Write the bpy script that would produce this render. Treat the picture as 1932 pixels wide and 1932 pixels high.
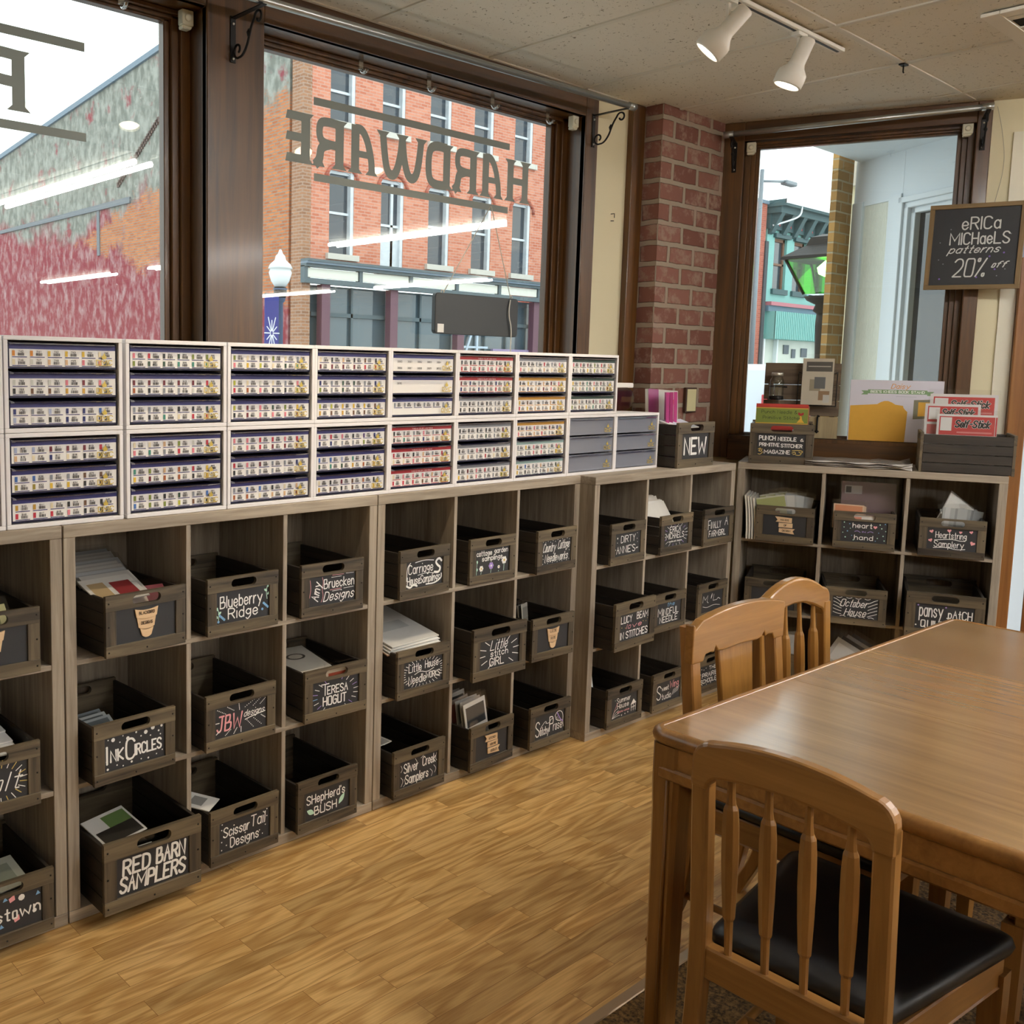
import bpy, bmesh, math, random
from mathutils import Matrix, Vector, Euler
for o in list(bpy.data.objects): bpy.data.objects.remove(o)
SC = bpy.context.scene
COL = SC.collection
PI = math.pi
# ------------------------------------------------------------------ camera, sky, exposure
YAW, PITCH, ROLL = 0.8624990, -0.1094239, 0.0170873
fw = Vector((math.cos(PITCH)*math.cos(YAW), math.cos(PITCH)*math.sin(YAW), math.sin(PITCH)))
r0 = Vector((math.sin(YAW), -math.cos(YAW), 0)); u0 = r0.cross(fw)
rt = math.cos(ROLL)*r0 + math.sin(ROLL)*u0
up = -math.sin(ROLL)*r0 + math.cos(ROLL)*u0
cam = bpy.data.cameras.new('camera'); camo = bpy.data.objects.new('camera', cam); COL.objects.link(camo)
camo.matrix_world = Matrix(((rt.x, up.x, -fw.x, -1.08537), (rt.y, up.y, -fw.y, -2.48658), (rt.z, up.z, -fw.z, 1.57196), (0, 0, 0, 1)))
cam.sensor_width = 36; cam.lens = 1849.92/1932*36
cam.shift_x = (966-679.53)/1932; cam.shift_y = -(966-892.06)/1932
cam.clip_start = 0.05; cam.clip_end = 400
SC.camera = camo
SC.view_settings.view_transform = 'Standard'
SC.view_settings.look = 'None'
SC.view_settings.exposure = 0.0
SC.view_settings.gamma = 1.0
SC.view_settings.use_curve_mapping = False
SKY = 2.9
TUBE = 100.0
SPOT = 26.0
world = bpy.data.worlds.new('overcast_sky'); SC.world = world; world.use_nodes = True
wn = world.node_tree.nodes; wl = world.node_tree.links
bg = wn['Background']; bg.inputs['Strength'].default_value = SKY
tc = wn.new('ShaderNodeTexCoord'); nz = wn.new('ShaderNodeTexNoise'); nz.inputs['Scale'].default_value = 1.6; nz.inputs['Detail'].default_value = 4
cr = wn.new('ShaderNodeValToRGB'); cr.color_ramp.elements[0].position = .3; cr.color_ramp.elements[1].position = .75
cr.color_ramp.elements[0].color = (.86, .92, 1, 1); cr.color_ramp.elements[1].color = (1, 1, 1, 1)
wl.new(tc.outputs['Generated'], nz.inputs['Vector']); wl.new(nz.outputs['Fac'], cr.inputs['Fac']); wl.new(cr.outputs['Color'], bg.inputs['Color'])
try:
    SC.cycles.use_denoising = True
    SC.cycles.max_bounces = 10; SC.cycles.diffuse_bounces = 4; SC.cycles.glossy_bounces = 4
    SC.cycles.transparent_max_bounces = 16; SC.cycles.sample_clamp_indirect = 6
    SC.cycles.caustics_reflective = False; SC.cycles.caustics_refractive = False
except Exception: pass

# ------------------------------------------------------------------ helpers: colours and materials
def C(h, a=1.0):
    h = h.lstrip('#'); r = []
    for i in (0, 2, 4):
        c = int(h[i:i+2], 16)/255
        r.append(c/12.92 if c <= .04045 else ((c+.055)/1.055)**2.4)
    return (*r, a)
MATS = {}
def newmat(n):
    m = bpy.data.materials.new(n); m.use_nodes = True; MATS[n] = m
    return m, m.node_tree.nodes, m.node_tree.links, m.node_tree.nodes['Principled BSDF']
def mat(n, col, rough=.5, metal=0, coat=0, emit=0, spec=None, var=0.06, scale=9):
    if n in MATS: return MATS[n]
    m, N, L, b = newmat(n)
    c = C(col) if isinstance(col, str) else col
    b.inputs['Base Color'].default_value = c; b.inputs['Roughness'].default_value = rough
    b.inputs['Metallic'].default_value = metal; b.inputs['Coat Weight'].default_value = coat
    if spec is not None: b.inputs['Specular IOR Level'].default_value = spec
    if emit:
        b.inputs['Emission Color'].default_value = c; b.inputs['Emission Strength'].default_value = emit
    elif var:
        t = N.new('ShaderNodeTexCoord'); z = N.new('ShaderNodeTexNoise'); z.inputs['Scale'].default_value = scale; z.inputs['Detail'].default_value = 3
        mx = N.new('ShaderNodeMix'); mx.data_type = 'RGBA'
        mx.inputs[6].default_value = tuple(x*(1-var) for x in c[:3])+(1,); mx.inputs[7].default_value = tuple(min(1, x*(1+var)) for x in c[:3])+(1,)
        L.new(t.outputs['Object'], z.inputs['Vector']); L.new(z.outputs['Fac'], mx.inputs[0]); L.new(mx.outputs[2], b.inputs['Base Color'])
    return m
def wood(n, c1, c2, axis='X', s=1.0, rough=.45, coat=0, rnd=.0, bump=.12, contrast=.5):
    """streaky grain running along the object's own axis"""
    if n in MATS: return MATS[n]
    m, N, L, b = newmat(n)
    t = N.new('ShaderNodeTexCoord'); mp = N.new('ShaderNodeMapping')
    oi = N.new('ShaderNodeObjectInfo')
    sc = [38*s]*3; sc['XYZ'.index(axis)] = 2.2*s
    mp.inputs['Scale'].default_value = sc
    ad = N.new('ShaderNodeVectorMath'); ad.operation = 'ADD'
    mu = N.new('ShaderNodeMath'); mu.operation = 'MULTIPLY'; mu.inputs[1].default_value = 17.3
    L.new(oi.outputs['Random'], mu.inputs[0]); L.new(mu.outputs[0], ad.inputs[1])
    L.new(t.outputs['Object'], ad.inputs[0]); L.new(ad.outputs[0], mp.inputs['Vector'])
    z = N.new('ShaderNodeTexNoise'); z.inputs['Scale'].default_value = 1; z.inputs['Detail'].default_value = 5; z.inputs['Roughness'].default_value = .62; z.inputs['Distortion'].default_value = .6
    z2 = N.new('ShaderNodeTexNoise'); z2.inputs['Scale'].default_value = .18; z2.inputs['Detail'].default_value = 2
    L.new(mp.outputs['Vector'], z.inputs['Vector']); L.new(mp.outputs['Vector'], z2.inputs['Vector'])
    a = N.new('ShaderNodeMath'); a.operation = 'MULTIPLY_ADD'; a.inputs[1].default_value = .6
    L.new(z.outputs['Fac'], a.inputs[0])
    h = N.new('ShaderNodeMath'); h.operation = 'MULTIPLY'; h.inputs[1].default_value = .4; L.new(z2.outputs['Fac'], h.inputs[0]); L.new(h.outputs[0], a.inputs[2])
    r = N.new('ShaderNodeValToRGB'); r.color_ramp.elements[0].position = .5-.3*contrast; r.color_ramp.elements[1].position = .5+.3*contrast
    r.color_ramp.elements[0].color = C(c1); r.color_ramp.elements[1].color = C(c2)
    L.new(a.outputs[0], r.inputs['Fac'])
    out = r.outputs['Color']
    if rnd:
        hs = N.new('ShaderNodeHueSaturation'); mr = N.new('ShaderNodeMapRange'); mr.inputs[3].default_value = 1-rnd; mr.inputs[4].default_value = 1+rnd
        L.new(oi.outputs['Random'], mr.inputs[0]); L.new(mr.outputs[0], hs.inputs['Value']); L.new(out, hs.inputs['Color']); out = hs.outputs['Color']
    L.new(out, b.inputs['Base Color'])
    b.inputs['Roughness'].default_value = rough; b.inputs['Coat Weight'].default_value = coat; b.inputs['Coat Roughness'].default_value = .12
    if bump:
        bp = N.new('ShaderNodeBump'); bp.inputs['Strength'].default_value = bump; bp.inputs['Distance'].default_value = .002
        L.new(z.outputs['Fac'], bp.inputs['Height']); L.new(bp.outputs[0], b.inputs['Normal'])
    return m
def brick(n, c1, c2, mortar, bw=.22, bh=.075, ms=.012, axis='X', blotch=None, bl=.5, rough=.85, bump=.6, squash=1, bs=3):
    if n in MATS: return MATS[n]
    m, N, L, b = newmat(n)
    t = N.new('ShaderNodeTexCoord'); s = N.new('ShaderNodeSeparateXYZ'); c = N.new('ShaderNodeCombineXYZ'); a = N.new('ShaderNodeMath'); a.operation = 'ADD'
    L.new(t.outputs['Object'], s.inputs[0]); L.new(s.outputs[0], a.inputs[0]); L.new(s.outputs[1], a.inputs[1])
    L.new(a.outputs[0], c.inputs[0]); L.new(s.outputs[2], c.inputs[1])
    # uneven courses
    nz = N.new('ShaderNodeTexNoise'); nz.inputs['Scale'].default_value = 14; nz.inputs['Detail'].default_value = 3
    L.new(t.outputs['Object'], nz.inputs['Vector'])
    vm = N.new('ShaderNodeVectorMath'); vm.operation = 'MULTIPLY_ADD'; vm.inputs[1].default_value = (ms*.9,)*3
    L.new(nz.outputs['Color'], vm.inputs[0]); L.new(c.outputs[0], vm.inputs[2])
    k = N.new('ShaderNodeTexBrick'); k.inputs['Scale'].default_value = 1; k.inputs['Brick Width'].default_value = bw; k.inputs['Row Height'].default_value = bh
    k.inputs['Mortar Size'].default_value = ms; k.inputs['Mortar Smooth'].default_value = .25; k.inputs['Color1'].default_value = C(c1); k.inputs['Color2'].default_value = C(c2); k.inputs['Mortar'].default_value = C(mortar)
    L.new(vm.outputs[0], k.inputs['Vector'])
    out = k.outputs['Color']
    z = N.new('ShaderNodeTexNoise'); z.inputs['Scale'].default_value = bs; z.inputs['Detail'].default_value = 8; z.inputs['Roughness'].default_value = .7
    L.new(t.outputs['Object'], z.inputs['Vector'])
    if blotch:
        r = N.new('ShaderNodeValToRGB'); r.color_ramp.elements[0].position = bl; r.color_ramp.elements[1].position = bl+.12
        r.color_ramp.elements[0].color = (0, 0, 0, 1); r.color_ramp.elements[1].color = (.75, .75, .75, 1)
        L.new(z.outputs['Fac'], r.inputs['Fac'])
        mx = N.new('ShaderNodeMix'); mx.data_type = 'RGBA'; L.new(r.outputs['Color'], mx.inputs[0]); L.new(out, mx.inputs[6]); mx.inputs[7].default_value = C(blotch); out = mx.outputs[2]
    L.new(out, b.inputs['Base Color']); b.inputs['Roughness'].default_value = rough
    iv = N.new('ShaderNodeMath'); iv.operation = 'SUBTRACT'; iv.inputs[0].default_value = 1; L.new(k.outputs['Fac'], iv.inputs[1])
    bp = N.new('ShaderNodeBump'); bp.inputs['Strength'].default_value = bump; bp.inputs['Distance'].default_value = .008
    L.new(iv.outputs[0], bp.inputs['Height']); L.new(bp.outputs[0], b.inputs['Normal'])
    return m
def clear(n, tint='ffffff', ior=1.45, rough=.02, k=1.0, base=0.0):
    """thin clear sheet: lets light straight through, reflects at its surface"""
    if n in MATS: return MATS[n]
    m, N, L, b = newmat(n); N.remove(b)
    tr = N.new('ShaderNodeBsdfTransparent'); tr.inputs[0].default_value = C(tint)
    gl = N.new('ShaderNodeBsdfGlossy'); gl.inputs['Roughness'].default_value = rough
    fr = N.new('ShaderNodeFresnel'); ge = N.new('ShaderNodeNewGeometry'); mi_ = N.new('ShaderNodeMath'); mi_.operation = 'MULTIPLY_ADD'
    mi_.inputs[1].default_value = 1/ior-ior; mi_.inputs[2].default_value = ior; L.new(ge.outputs['Backfacing'], mi_.inputs[0]); L.new(mi_.outputs[0], fr.inputs[0])
    mu = N.new('ShaderNodeMath'); mu.operation = 'MULTIPLY_ADD'; mu.inputs[1].default_value = k; mu.inputs[2].default_value = base; mu.use_clamp = True
    mx = N.new('ShaderNodeMixShader'); L.new(fr.outputs[0], mu.inputs[0]); L.new(mu.outputs[0], mx.inputs[0]); L.new(tr.outputs[0], mx.inputs[1]); L.new(gl.outputs[0], mx.inputs[2])
    L.new(mx.outputs[0], N['Material Output'].inputs[0])
    return m

# ------------------------------------------------------------------ helpers: geometry
class MB:
    def __init__(s): s.v = []; s.f = []; s.m = []; s.sm = []; s.c = []
    def add(s, vs, fs, mi=0, M=None, smooth=False, col=None):
        o = len(s.v)
        for v in vs:
            v = Vector(v)
            s.v.append(M @ v if M else v)
        for f in fs:
            s.f.append([o+i for i in f]); s.m.append(mi); s.sm.append(smooth); s.c.append(col)
        return s
    def box(s, x0, x1, y0, y1, z0, z1, mi=0, M=None):
        vs = [(x0, y0, z0), (x1, y0, z0), (x1, y1, z0), (x0, y1, z0), (x0, y0, z1), (x1, y0, z1), (x1, y1, z1), (x0, y1, z1)]
        return s.add(vs, [(0, 3, 2, 1), (4, 5, 6, 7), (0, 1, 5, 4), (1, 2, 6, 5), (2, 3, 7, 6), (3, 0, 4, 7)], mi, M)
    def prism(s, pts, d0, d1, plane='XZ', mi=0, M=None, smooth=False):
        """polygon (counter-clockwise seen from the front) extruded between d0 and d1 of the missing axis"""
        def p3(p, d): return {'XZ': (p[0], d, p[1]), 'XY': (p[0], p[1], d), 'YZ': (d, p[0], p[1])}[plane]
        n = len(pts); vs = [p3(p, d0) for p in pts]+[p3(p, d1) for p in pts]
        s.add(vs, [tuple(range(n)), tuple(range(2*n-1, n-1, -1))], mi, M)
        o = len(s.v)-2*n
        for i in range(n):
            j = (i+1) % n; s.f.append([o+i, o+n+i, o+n+j, o+j]); s.m.append(mi); s.sm.append(smooth); s.c.append(None)
        return s
    def quad(s, pts, mi=0, M=None, col=None): return s.add(pts, [tuple(range(len(pts)))], mi, M, False, col)
    def tube(s, pts, r, n=8, mi=0, M=None, closed=False, caps=True, flat=1.0):
        pts = [Vector(p) for p in pts]; k = len(pts); rs = r if isinstance(r, (list, tuple)) else [r]*k
        T = []
        for i in range(k):
            a = pts[(i-1) % k] if (closed or i > 0) else pts[i]; b = pts[(i+1) % k] if (closed or i < k-1) else pts[i]
            d = (b-a); T.append(d.normalized() if d.length > 1e-9 else Vector((0, 0, 1)))
        nrm = T[0].orthogonal().normalized(); vs = []
        for i in range(k):
            nrm = (nrm - T[i]*nrm.dot(T[i]))
            nrm = nrm.normalized() if nrm.length > 1e-6 else T[i].orthogonal().normalized()
            bn = T[i].cross(nrm)
            for j in range(n):
                a = 2*PI*j/n; vs.append(pts[i]+nrm*(rs[i]*math.cos(a))+bn*(rs[i]*flat*math.sin(a)))
        fs = []
        for i in range(k if closed else k-1):
            i2 = (i+1) % k
            for j in range(n): fs.append((i*n+j, i*n+(j+1) % n, i2*n+(j+1) % n, i2*n+j))
        if caps and not closed: fs += [tuple(range(n-1, -1, -1)), tuple((k-1)*n+j for j in range(n))]
        return s.add(vs, fs, mi, M, True)
    def lathe(s, prof, n=16, mi=0, M=None, smooth=True):
        """(radius, height) profile spun about local Z"""
        vs = []; fs = []
        for r, z in prof:
            for j in range(n): a = 2*PI*j/n; vs.append((r*math.cos(a), r*math.sin(a), z))
        for i in range(len(prof)-1):
            for j in range(n): fs.append((i*n+j, i*n+(j+1) % n, (i+1)*n+(j+1) % n, (i+1)*n+j))
        fs.append(tuple(range(n-1, -1, -1))); fs.append(tuple((len(prof)-1)*n+j for j in range(n)))
        return s.add(vs, fs, mi, M, smooth)
    def loft(s, rings, mi=0, M=None, smooth=True, caps=True):
        n = len(rings[0]); vs = [p for r in rings for p in r]; fs = []
        for i in range(len(rings)-1):
            for j in range(n): fs.append((i*n+j, i*n+(j+1) % n, (i+1)*n+(j+1) % n, (i+1)*n+j))
        if caps: fs += [tuple(range(n-1, -1, -1)), tuple((len(rings)-1)*n+j for j in range(n))]
        return s.add(vs, fs, mi, M, smooth)
    def build(s, name, mats, parent=None, bevel=0, seg=1, fix=True):
        me = bpy.data.meshes.new(name); me.from_pydata([tuple(v) for v in s.v], [], s.f)
        mats = mats if isinstance(mats, (list, tuple)) else [mats]
        for m in mats: me.materials.append(m)
        me.polygons.foreach_set('material_index', s.m); me.polygons.foreach_set('use_smooth', s.sm)
        if any(c is not None for c in s.c):
            at = me.color_attributes.new('Col', 'FLOAT_COLOR', 'CORNER')
            for p, c in zip(me.polygons, s.c):
                for li in p.loop_indices: at.data[li].color = c or (1, 1, 1, 1)
        if fix or bevel:
            bm = bmesh.new(); bm.from_mesh(me)
            if bevel:
                es = [e for e in bm.edges if len(e.link_faces) == 2 and e.calc_face_angle(0) > .6]
                bmesh.ops.bevel(bm, geom=es, offset=bevel, segments=seg, profile=.5, affect='EDGES', clamp_overlap=True)
            bmesh.ops.recalc_face_normals(bm, faces=bm.faces)
            bm.to_mesh(me); bm.free()
        me.update()
        o = bpy.data.objects.new(name, me); COL.objects.link(o)
        if parent: o.parent = parent
        return o
def tag(o, label=None, cat=None, group=None, kind=None):
    if label: o['label'] = label
    if cat: o['category'] = cat
    if group: o['group'] = group
    if kind: o['kind'] = kind
    return o
def thing(name, label, cat, loc=(0, 0, 0), rz=0, group=None, scale=1):
    o = bpy.data.objects.new(name, None); COL.objects.link(o); o.empty_display_size = .05
    o.location = loc; o.rotation_euler = (0, 0, rz); o.scale = (scale,)*3
    return tag(o, label, cat, group)
def struct(o, label, cat): return tag(o, label, cat, None, 'structure')
def copy_tree(o, parent=None):
    c = o.copy(); COL.objects.link(c)
    if parent: c.parent = parent
    for ch in list(o.children): copy_tree(ch, c)
    return c
def T(x=0, y=0, z=0, rx=0, ry=0, rz=0): return Matrix.Translation((x, y, z)) @ Euler((rx, ry, rz)).to_matrix().to_4x4()
def chaikin(p, it=2, closed=False):
    for _ in range(it):
        q = [] if closed else [p[0]]
        for i in range(len(p) if closed else len(p)-1):
            a, b = p[i], p[(i+1) % len(p)]
            q.append(tuple(.75*x+.25*y for x, y in zip(a, b))); q.append(tuple(.25*x+.75*y for x, y in zip(a, b)))
        if not closed: q.append(p[-1])
        p = q
    return p

# ------------------------------------------------------------------ hand lettering (single-stroke alphabet)
G = {}
for ln in """A 02 28 42|15 35
B 02 08|~08 28 38 37 36 25 05|~05 25 45 44 43 32 02
C ~47 38 18 07 03 12 32 43
D 02 08|~08 28 47 43 22 02
E 48 08 02 42|05 35
F 48 08 02|05 35
G ~47 38 18 07 03 12 32 43 45|45 25
H 02 08|42 48|05 45
I 02 08
J ~38 33 22 12 03|18 48
K 02 08|48 05 42
L 08 02 42
M 02 08 34 68 62
N 02 08 42 48
O ~28 08 05 02 22 42 45 48 28
P 02 08|~08 38 47 45 35 05
Q ~28 08 05 02 22 42 45 48 28|33 51
R 02 08|~08 38 47 46 35 05|25 42
S ~47 38 18 07 06 25 44 43 32 12 03
T 08 48|28 22
U ~08 04 02 22 42 44 48
V 08 22 48
W 08 12 36 52 68
X 08 42|02 48
Y 08 25 48|25 22
Z 08 48 02 42
a ~35 26 16 05 03 12 22 33|36 32
b 08 02|~05 16 26 35 33 22 12 03
c ~35 26 16 05 03 12 22 33
d ~35 26 16 05 03 12 22 33|38 32
e ~04 34 35 26 16 05 03 12 22 33
f ~38 28 17 16 12|06 26
g ~35 26 16 05 04 13 23 34|~36 32 21 10 01
h 08 02|~04 16 26 35 32
i 06 02|08 08
j ~26 22 11 00|28 28
k 08 02|36 04 32
l 08 02
m 06 02|~04 16 26 25 22|~24 36 46 55 52
n 06 02|~04 16 26 35 32
o ~16 06 04 02 12 22 24 26 16
p 06 00|~05 16 26 35 33 22 12 03
q 36 30|~35 26 16 05 03 12 22 33
r 06 02|~04 16 26
s ~35 26 16 05 14 24 33 22 12 03
t ~18 13 12 22|06 26
u ~06 03 12 22 33 36|36 32
v 06 22 46
w 06 12 25 42 56
x 06 32|02 36
y 06 23|46 10
z 06 36 02 32
0 ~28 08 05 02 22 42 45 48 28
1 17 28 22
2 ~07 18 38 47 45 02|02 42
3 ~07 18 38 47 46 25|~25 45 43 32 12 03
4 32 38 04 44
5 48 08 05|~05 35 44 43 32 12 03
6 ~47 38 18 05 03 12 32 43 45 35 15 04
7 08 48 12
8 ~25 07 18 38 47 25 03 12 32 43 25
9 ~46 35 15 06 07 18 38 47 43 22 12
& ~42 16 17 28 37 16 04 03 12 22 44
' 08 07
. 02 02
- 05 25
~ ~04 15 24 35
/ 02 48
% 02 48|~18 08 07 17 18|~43 33 32 42 43""".split('\n'):
    ch, rest = ln.split(' ', 1); ss = []
    for st in rest.split('|'):
        sm = st.startswith('~'); p = [(int(a[0]), int(a[1])-2) for a in st.lstrip('~').split()]
        ss.append(chaikin(p, 2) if sm else p)
    G[ch] = ss
def layout(txt, x, y, w, h, slant=0, rot=0, anchor='c', gap=1.5):
    """strokes of txt fitted in a w x h box centred on (x, y) (cap height = h)"""
    out = []; cx = 0
    for ch in txt:
        if ch == ' ': cx += 3; continue
        g = G[ch]; mx = max(p[0] for s in g for p in s)
        for s in g: out.append([(p[0]+cx, p[1]) for p in s])
        cx += mx+gap
    cx = max(cx-gap, .5)
    up_ = any(p[1] > 4.2 for s in out for p in s); H = 6 if up_ else 4
    kx, ky = w/cx, h/H; ca, sa = math.cos(rot), math.sin(rot); res = []
    for s in out:
        q = []
        for px, py in s:
            a = (px-cx/2)*kx + slant*(py-H/2)*ky; b = (py-H/2)*ky
            q.append((x+a*ca-b*sa, y+a*sa+b*ca))
        res.append(q)
    return res
LAY = [0]
def lift(P):
    """each stroke lies a hair above the last, so crossings never share a plane"""
    LAY[0] = (LAY[0]+1) % 9; n = (Vector(P(1, 0))-Vector(P(0, 0))).cross(Vector(P(0, 1))-Vector(P(0, 0))).normalized()*(.00003*LAY[0])
    return lambda u, v: Vector(P(u, v))+n
def ribbon(mb, pts, w, P, mi=0, caps=True, col=None):
    """flat pen stroke; P maps (u, v) to a 3-D point"""
    r = w/2; Q = lift(P)
    q = [pts[0]]
    for p in pts[1:]:
        if math.hypot(p[0]-q[-1][0], p[1]-q[-1][1]) > 1e-7: q.append(p)
    if len(q) == 1:
        x, y = q[0]; mb.quad([Q(x+1.3*r*math.cos(2*PI*i/8), y+1.3*r*math.sin(2*PI*i/8)) for i in range(8)], mi, None, col); return
    L_, R_ = [], []; k = len(q)
    D = []
    for i in range(k-1):
        dx, dy = q[i+1][0]-q[i][0], q[i+1][1]-q[i][1]; l = math.hypot(dx, dy); D.append((dx/l, dy/l))
    for i in range(k):
        d0 = D[max(i-1, 0)]; d1 = D[min(i, k-2)]; nx, ny = -(d0[1]+d1[1]), d0[0]+d1[0]; l = math.hypot(nx, ny)
        if l < .3: nx, ny, l = -d1[1], d1[0], 1; m = 1
        else: m = min(1.5, 2/l)
        nx, ny = nx/l*r*m, ny/l*r*m
        L_.append((q[i][0]+nx, q[i][1]+ny)); R_.append((q[i][0]-nx, q[i][1]-ny))
    def cap(c, d, s):
        a0 = math.atan2(d[1], d[0])-PI/2*s
        return [(c[0]+r*math.cos(a0+PI*j/4*s), c[1]+r*math.sin(a0+PI*j/4*s)) for j in range(5)]
    vs = [Q(*p) for p in R_]+[Q(*p) for p in L_]
    mb.add(vs, [(i, i+1, k+i+1, k+i) for i in range(k-1)], mi, None, False, col)
    if caps:
        mb.quad([Q(*p) for p in cap(q[-1], D[-1], 1)], mi, None, col)
        mb.quad([Q(*p) for p in cap(q[0], (-D[0][0], -D[0][1]), 1)], mi, None, col)
def disc(mb, x, y, r, P, mi=0, n=10, sx=1, rot=0):
    P = lift(P)
    ca, sa = math.cos(rot), math.sin(rot)
    mb.quad([P(x+r*sx*math.cos(2*PI*i/n)*ca-r*math.sin(2*PI*i/n)*sa, y+r*sx*math.cos(2*PI*i/n)*sa+r*math.sin(2*PI*i/n)*ca) for i in range(n)], mi)
def heart(mb, x, y, s, P, mi, rot=0):
    P = lift(P)
    pts = []
    for i in range(16):
        t = 2*PI*i/16; a = 16*math.sin(t)**3/17*s; b = (13*math.cos(t)-5*math.cos(2*t)-2*math.cos(3*t)-math.cos(4*t))/17*s
        pts.append(P(x+a*math.cos(rot)-b*math.sin(rot), y+a*math.sin(rot)+b*math.cos(rot)))
    mb.quad(pts, mi)
def leaf(mb, x, y, l, wd, ang, P, mi):
    P = lift(P)
    pts = []
    for i in range(7): t = i/6; pts.append((t*l, wd*math.sin(PI*t)))
    for i in range(5, 0, -1): t = i/6; pts.append((t*l, -wd*math.sin(PI*t)))
    ca, sa = math.cos(ang), math.sin(ang)
    mb.quad([P(x+a*ca-b*sa, y+a*sa+b*ca) for a, b in pts], mi)

# ------------------------------------------------------------------ materials
DARKW = wood('stained_trim_upright', '#38220d', '#6a451c', 'Z', .7, .38, .25)
DARKX = wood('stained_trim_level', '#38220d', '#6a451c', 'X', .7, .38, .25)
CREAM = mat('cream_paint', '#e6dcba', .75, var=.03, scale=2)
GREYX = wood('grey_oak_level', '#84786a', '#b8ac9a', 'X', 1.6, .6, 0, .04)
GREYZ = wood('grey_oak_upright', '#84786a', '#b8ac9a', 'Z', 1.6, .6, 0, .04)
GREYY = wood('grey_oak_deep', '#84786a', '#b8ac9a', 'Y', 1.6, .6, 0, .04)
CRX = wood('dark_stain_level', '#2a231c', '#72654f', 'X', 1.0, .55, 0, .16, .3, .42)
CRZ = wood('dark_stain_upright', '#2a231c', '#6a5e4a', 'Z', 1.0, .55, 0, .16, .3, .42)
CRY = wood('dark_stain_deep', '#181410', '#352e26', 'Y', 1.7, .55, 0, .16)
CHALK = mat('chalkboard', '#2a2b2e', .6, var=.12, scale=25)
WHITE_INK = mat('white_paint_pen', '#f4f4f0', .6, var=0)
PINK_INK = mat('pink_paint_pen', '#f0a8ae', .6, var=0)
MINT_INK = mat('mint_paint_pen', '#c4ecd8', .6, var=0)
BLUE_INK = mat('blue_paint_pen', '#7db0dc', .6, var=0)
PURPLE_INK = mat('purple_paint_pen', '#a98fd6', .6, var=0)
GOLD_INK = mat('gold_paint_pen', '#d9bd6a', .5, var=0)
INKS = [WHITE_INK, PINK_INK, MINT_INK, BLUE_INK, PURPLE_INK, GOLD_INK]
TAN = wood('tan_birch', '#d9b48a', '#ebcda6', 'X', 1.2, .6, 0)
BURN = mat('burnt_lettering', '#3a2a1c', .8, var=0)
OAKX = wood('honey_oak_level', '#7a5224', '#a2733c', 'X', 1.1, .33, .3, .05)
OAKY = wood('honey_oak_cross', '#7a5224', '#a2733c', 'Y', 1.1, .33, .3, .05)
OAKZ = wood('honey_oak_upright', '#7a5224', '#a2733c', 'Z', 1.1, .33, .3, .05)
LIGHTZ = wood('light_oak_upright', '#865b24', '#aa7a3c', 'Z', 1.1, .33, .3, .05)
LIGHTX = wood('light_oak_level', '#865b24', '#aa7a3c', 'Y', 1.1, .33, .3, .05)
LAMIN = wood('wood_laminate', '#80603a', '#a07c50', 'Y', .55, .25, .6, .02, 0); LAMIN.node_tree.nodes['Principled BSDF'].inputs['Coat Roughness'].default_value = .16
LEATHER = mat('black_leather', '#0b0c10', .38, var=.2, scale=40)
BLACKM = mat('black_iron', '#1c1917', .45, .6, var=.1)
GALV = mat('galvanised_pipe', '#b9bcba', .32, .9, var=.08, scale=30)
STEEL = mat('screw_steel', '#c9c5ba', .35, .8, var=0)
WPLAST = mat('white_laminate', '#f0eef0', .4, var=.02)
WPAINT = mat('white_enamel', '#eeeae0', .4, var=.02)
NAVY = mat('navy_plastic', '#15153a', .35, var=.05)
SMOKE = mat('dark_drawer_plastic', '#17171f', .35, var=.05)
GREYP = mat('grey_drawer_plastic', '#8d919c', .4, var=.05)
CLEARP = clear('clear_plastic', 'f4f6fb', 1.5, .06, 1.6, .04)
BAGP = clear('clear_poly_bag', 'fafafa', 1.45, .12, 1.3, .03)
PANE = clear('window_glass', 'f6fbf8', 1.5, .0, 1.6, .01)
JARG = clear('jar_glass', 'eef4f2', 1.5, .02, 2.2, .06)
GOLD = mat('gold_foil', '#cdb455', .35, .2, var=0)
DECAL = mat('grey_window_vinyl', '#8b928d', .6, var=.02)
PAPER = mat('white_paper', '#e9e7e2', .75, var=.03)
SNOWP = mat('bright_paper', '#f4f4f4', .7, var=.02)
BLACKP = mat('black_plastic', '#26292a', .5, var=.05)

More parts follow.
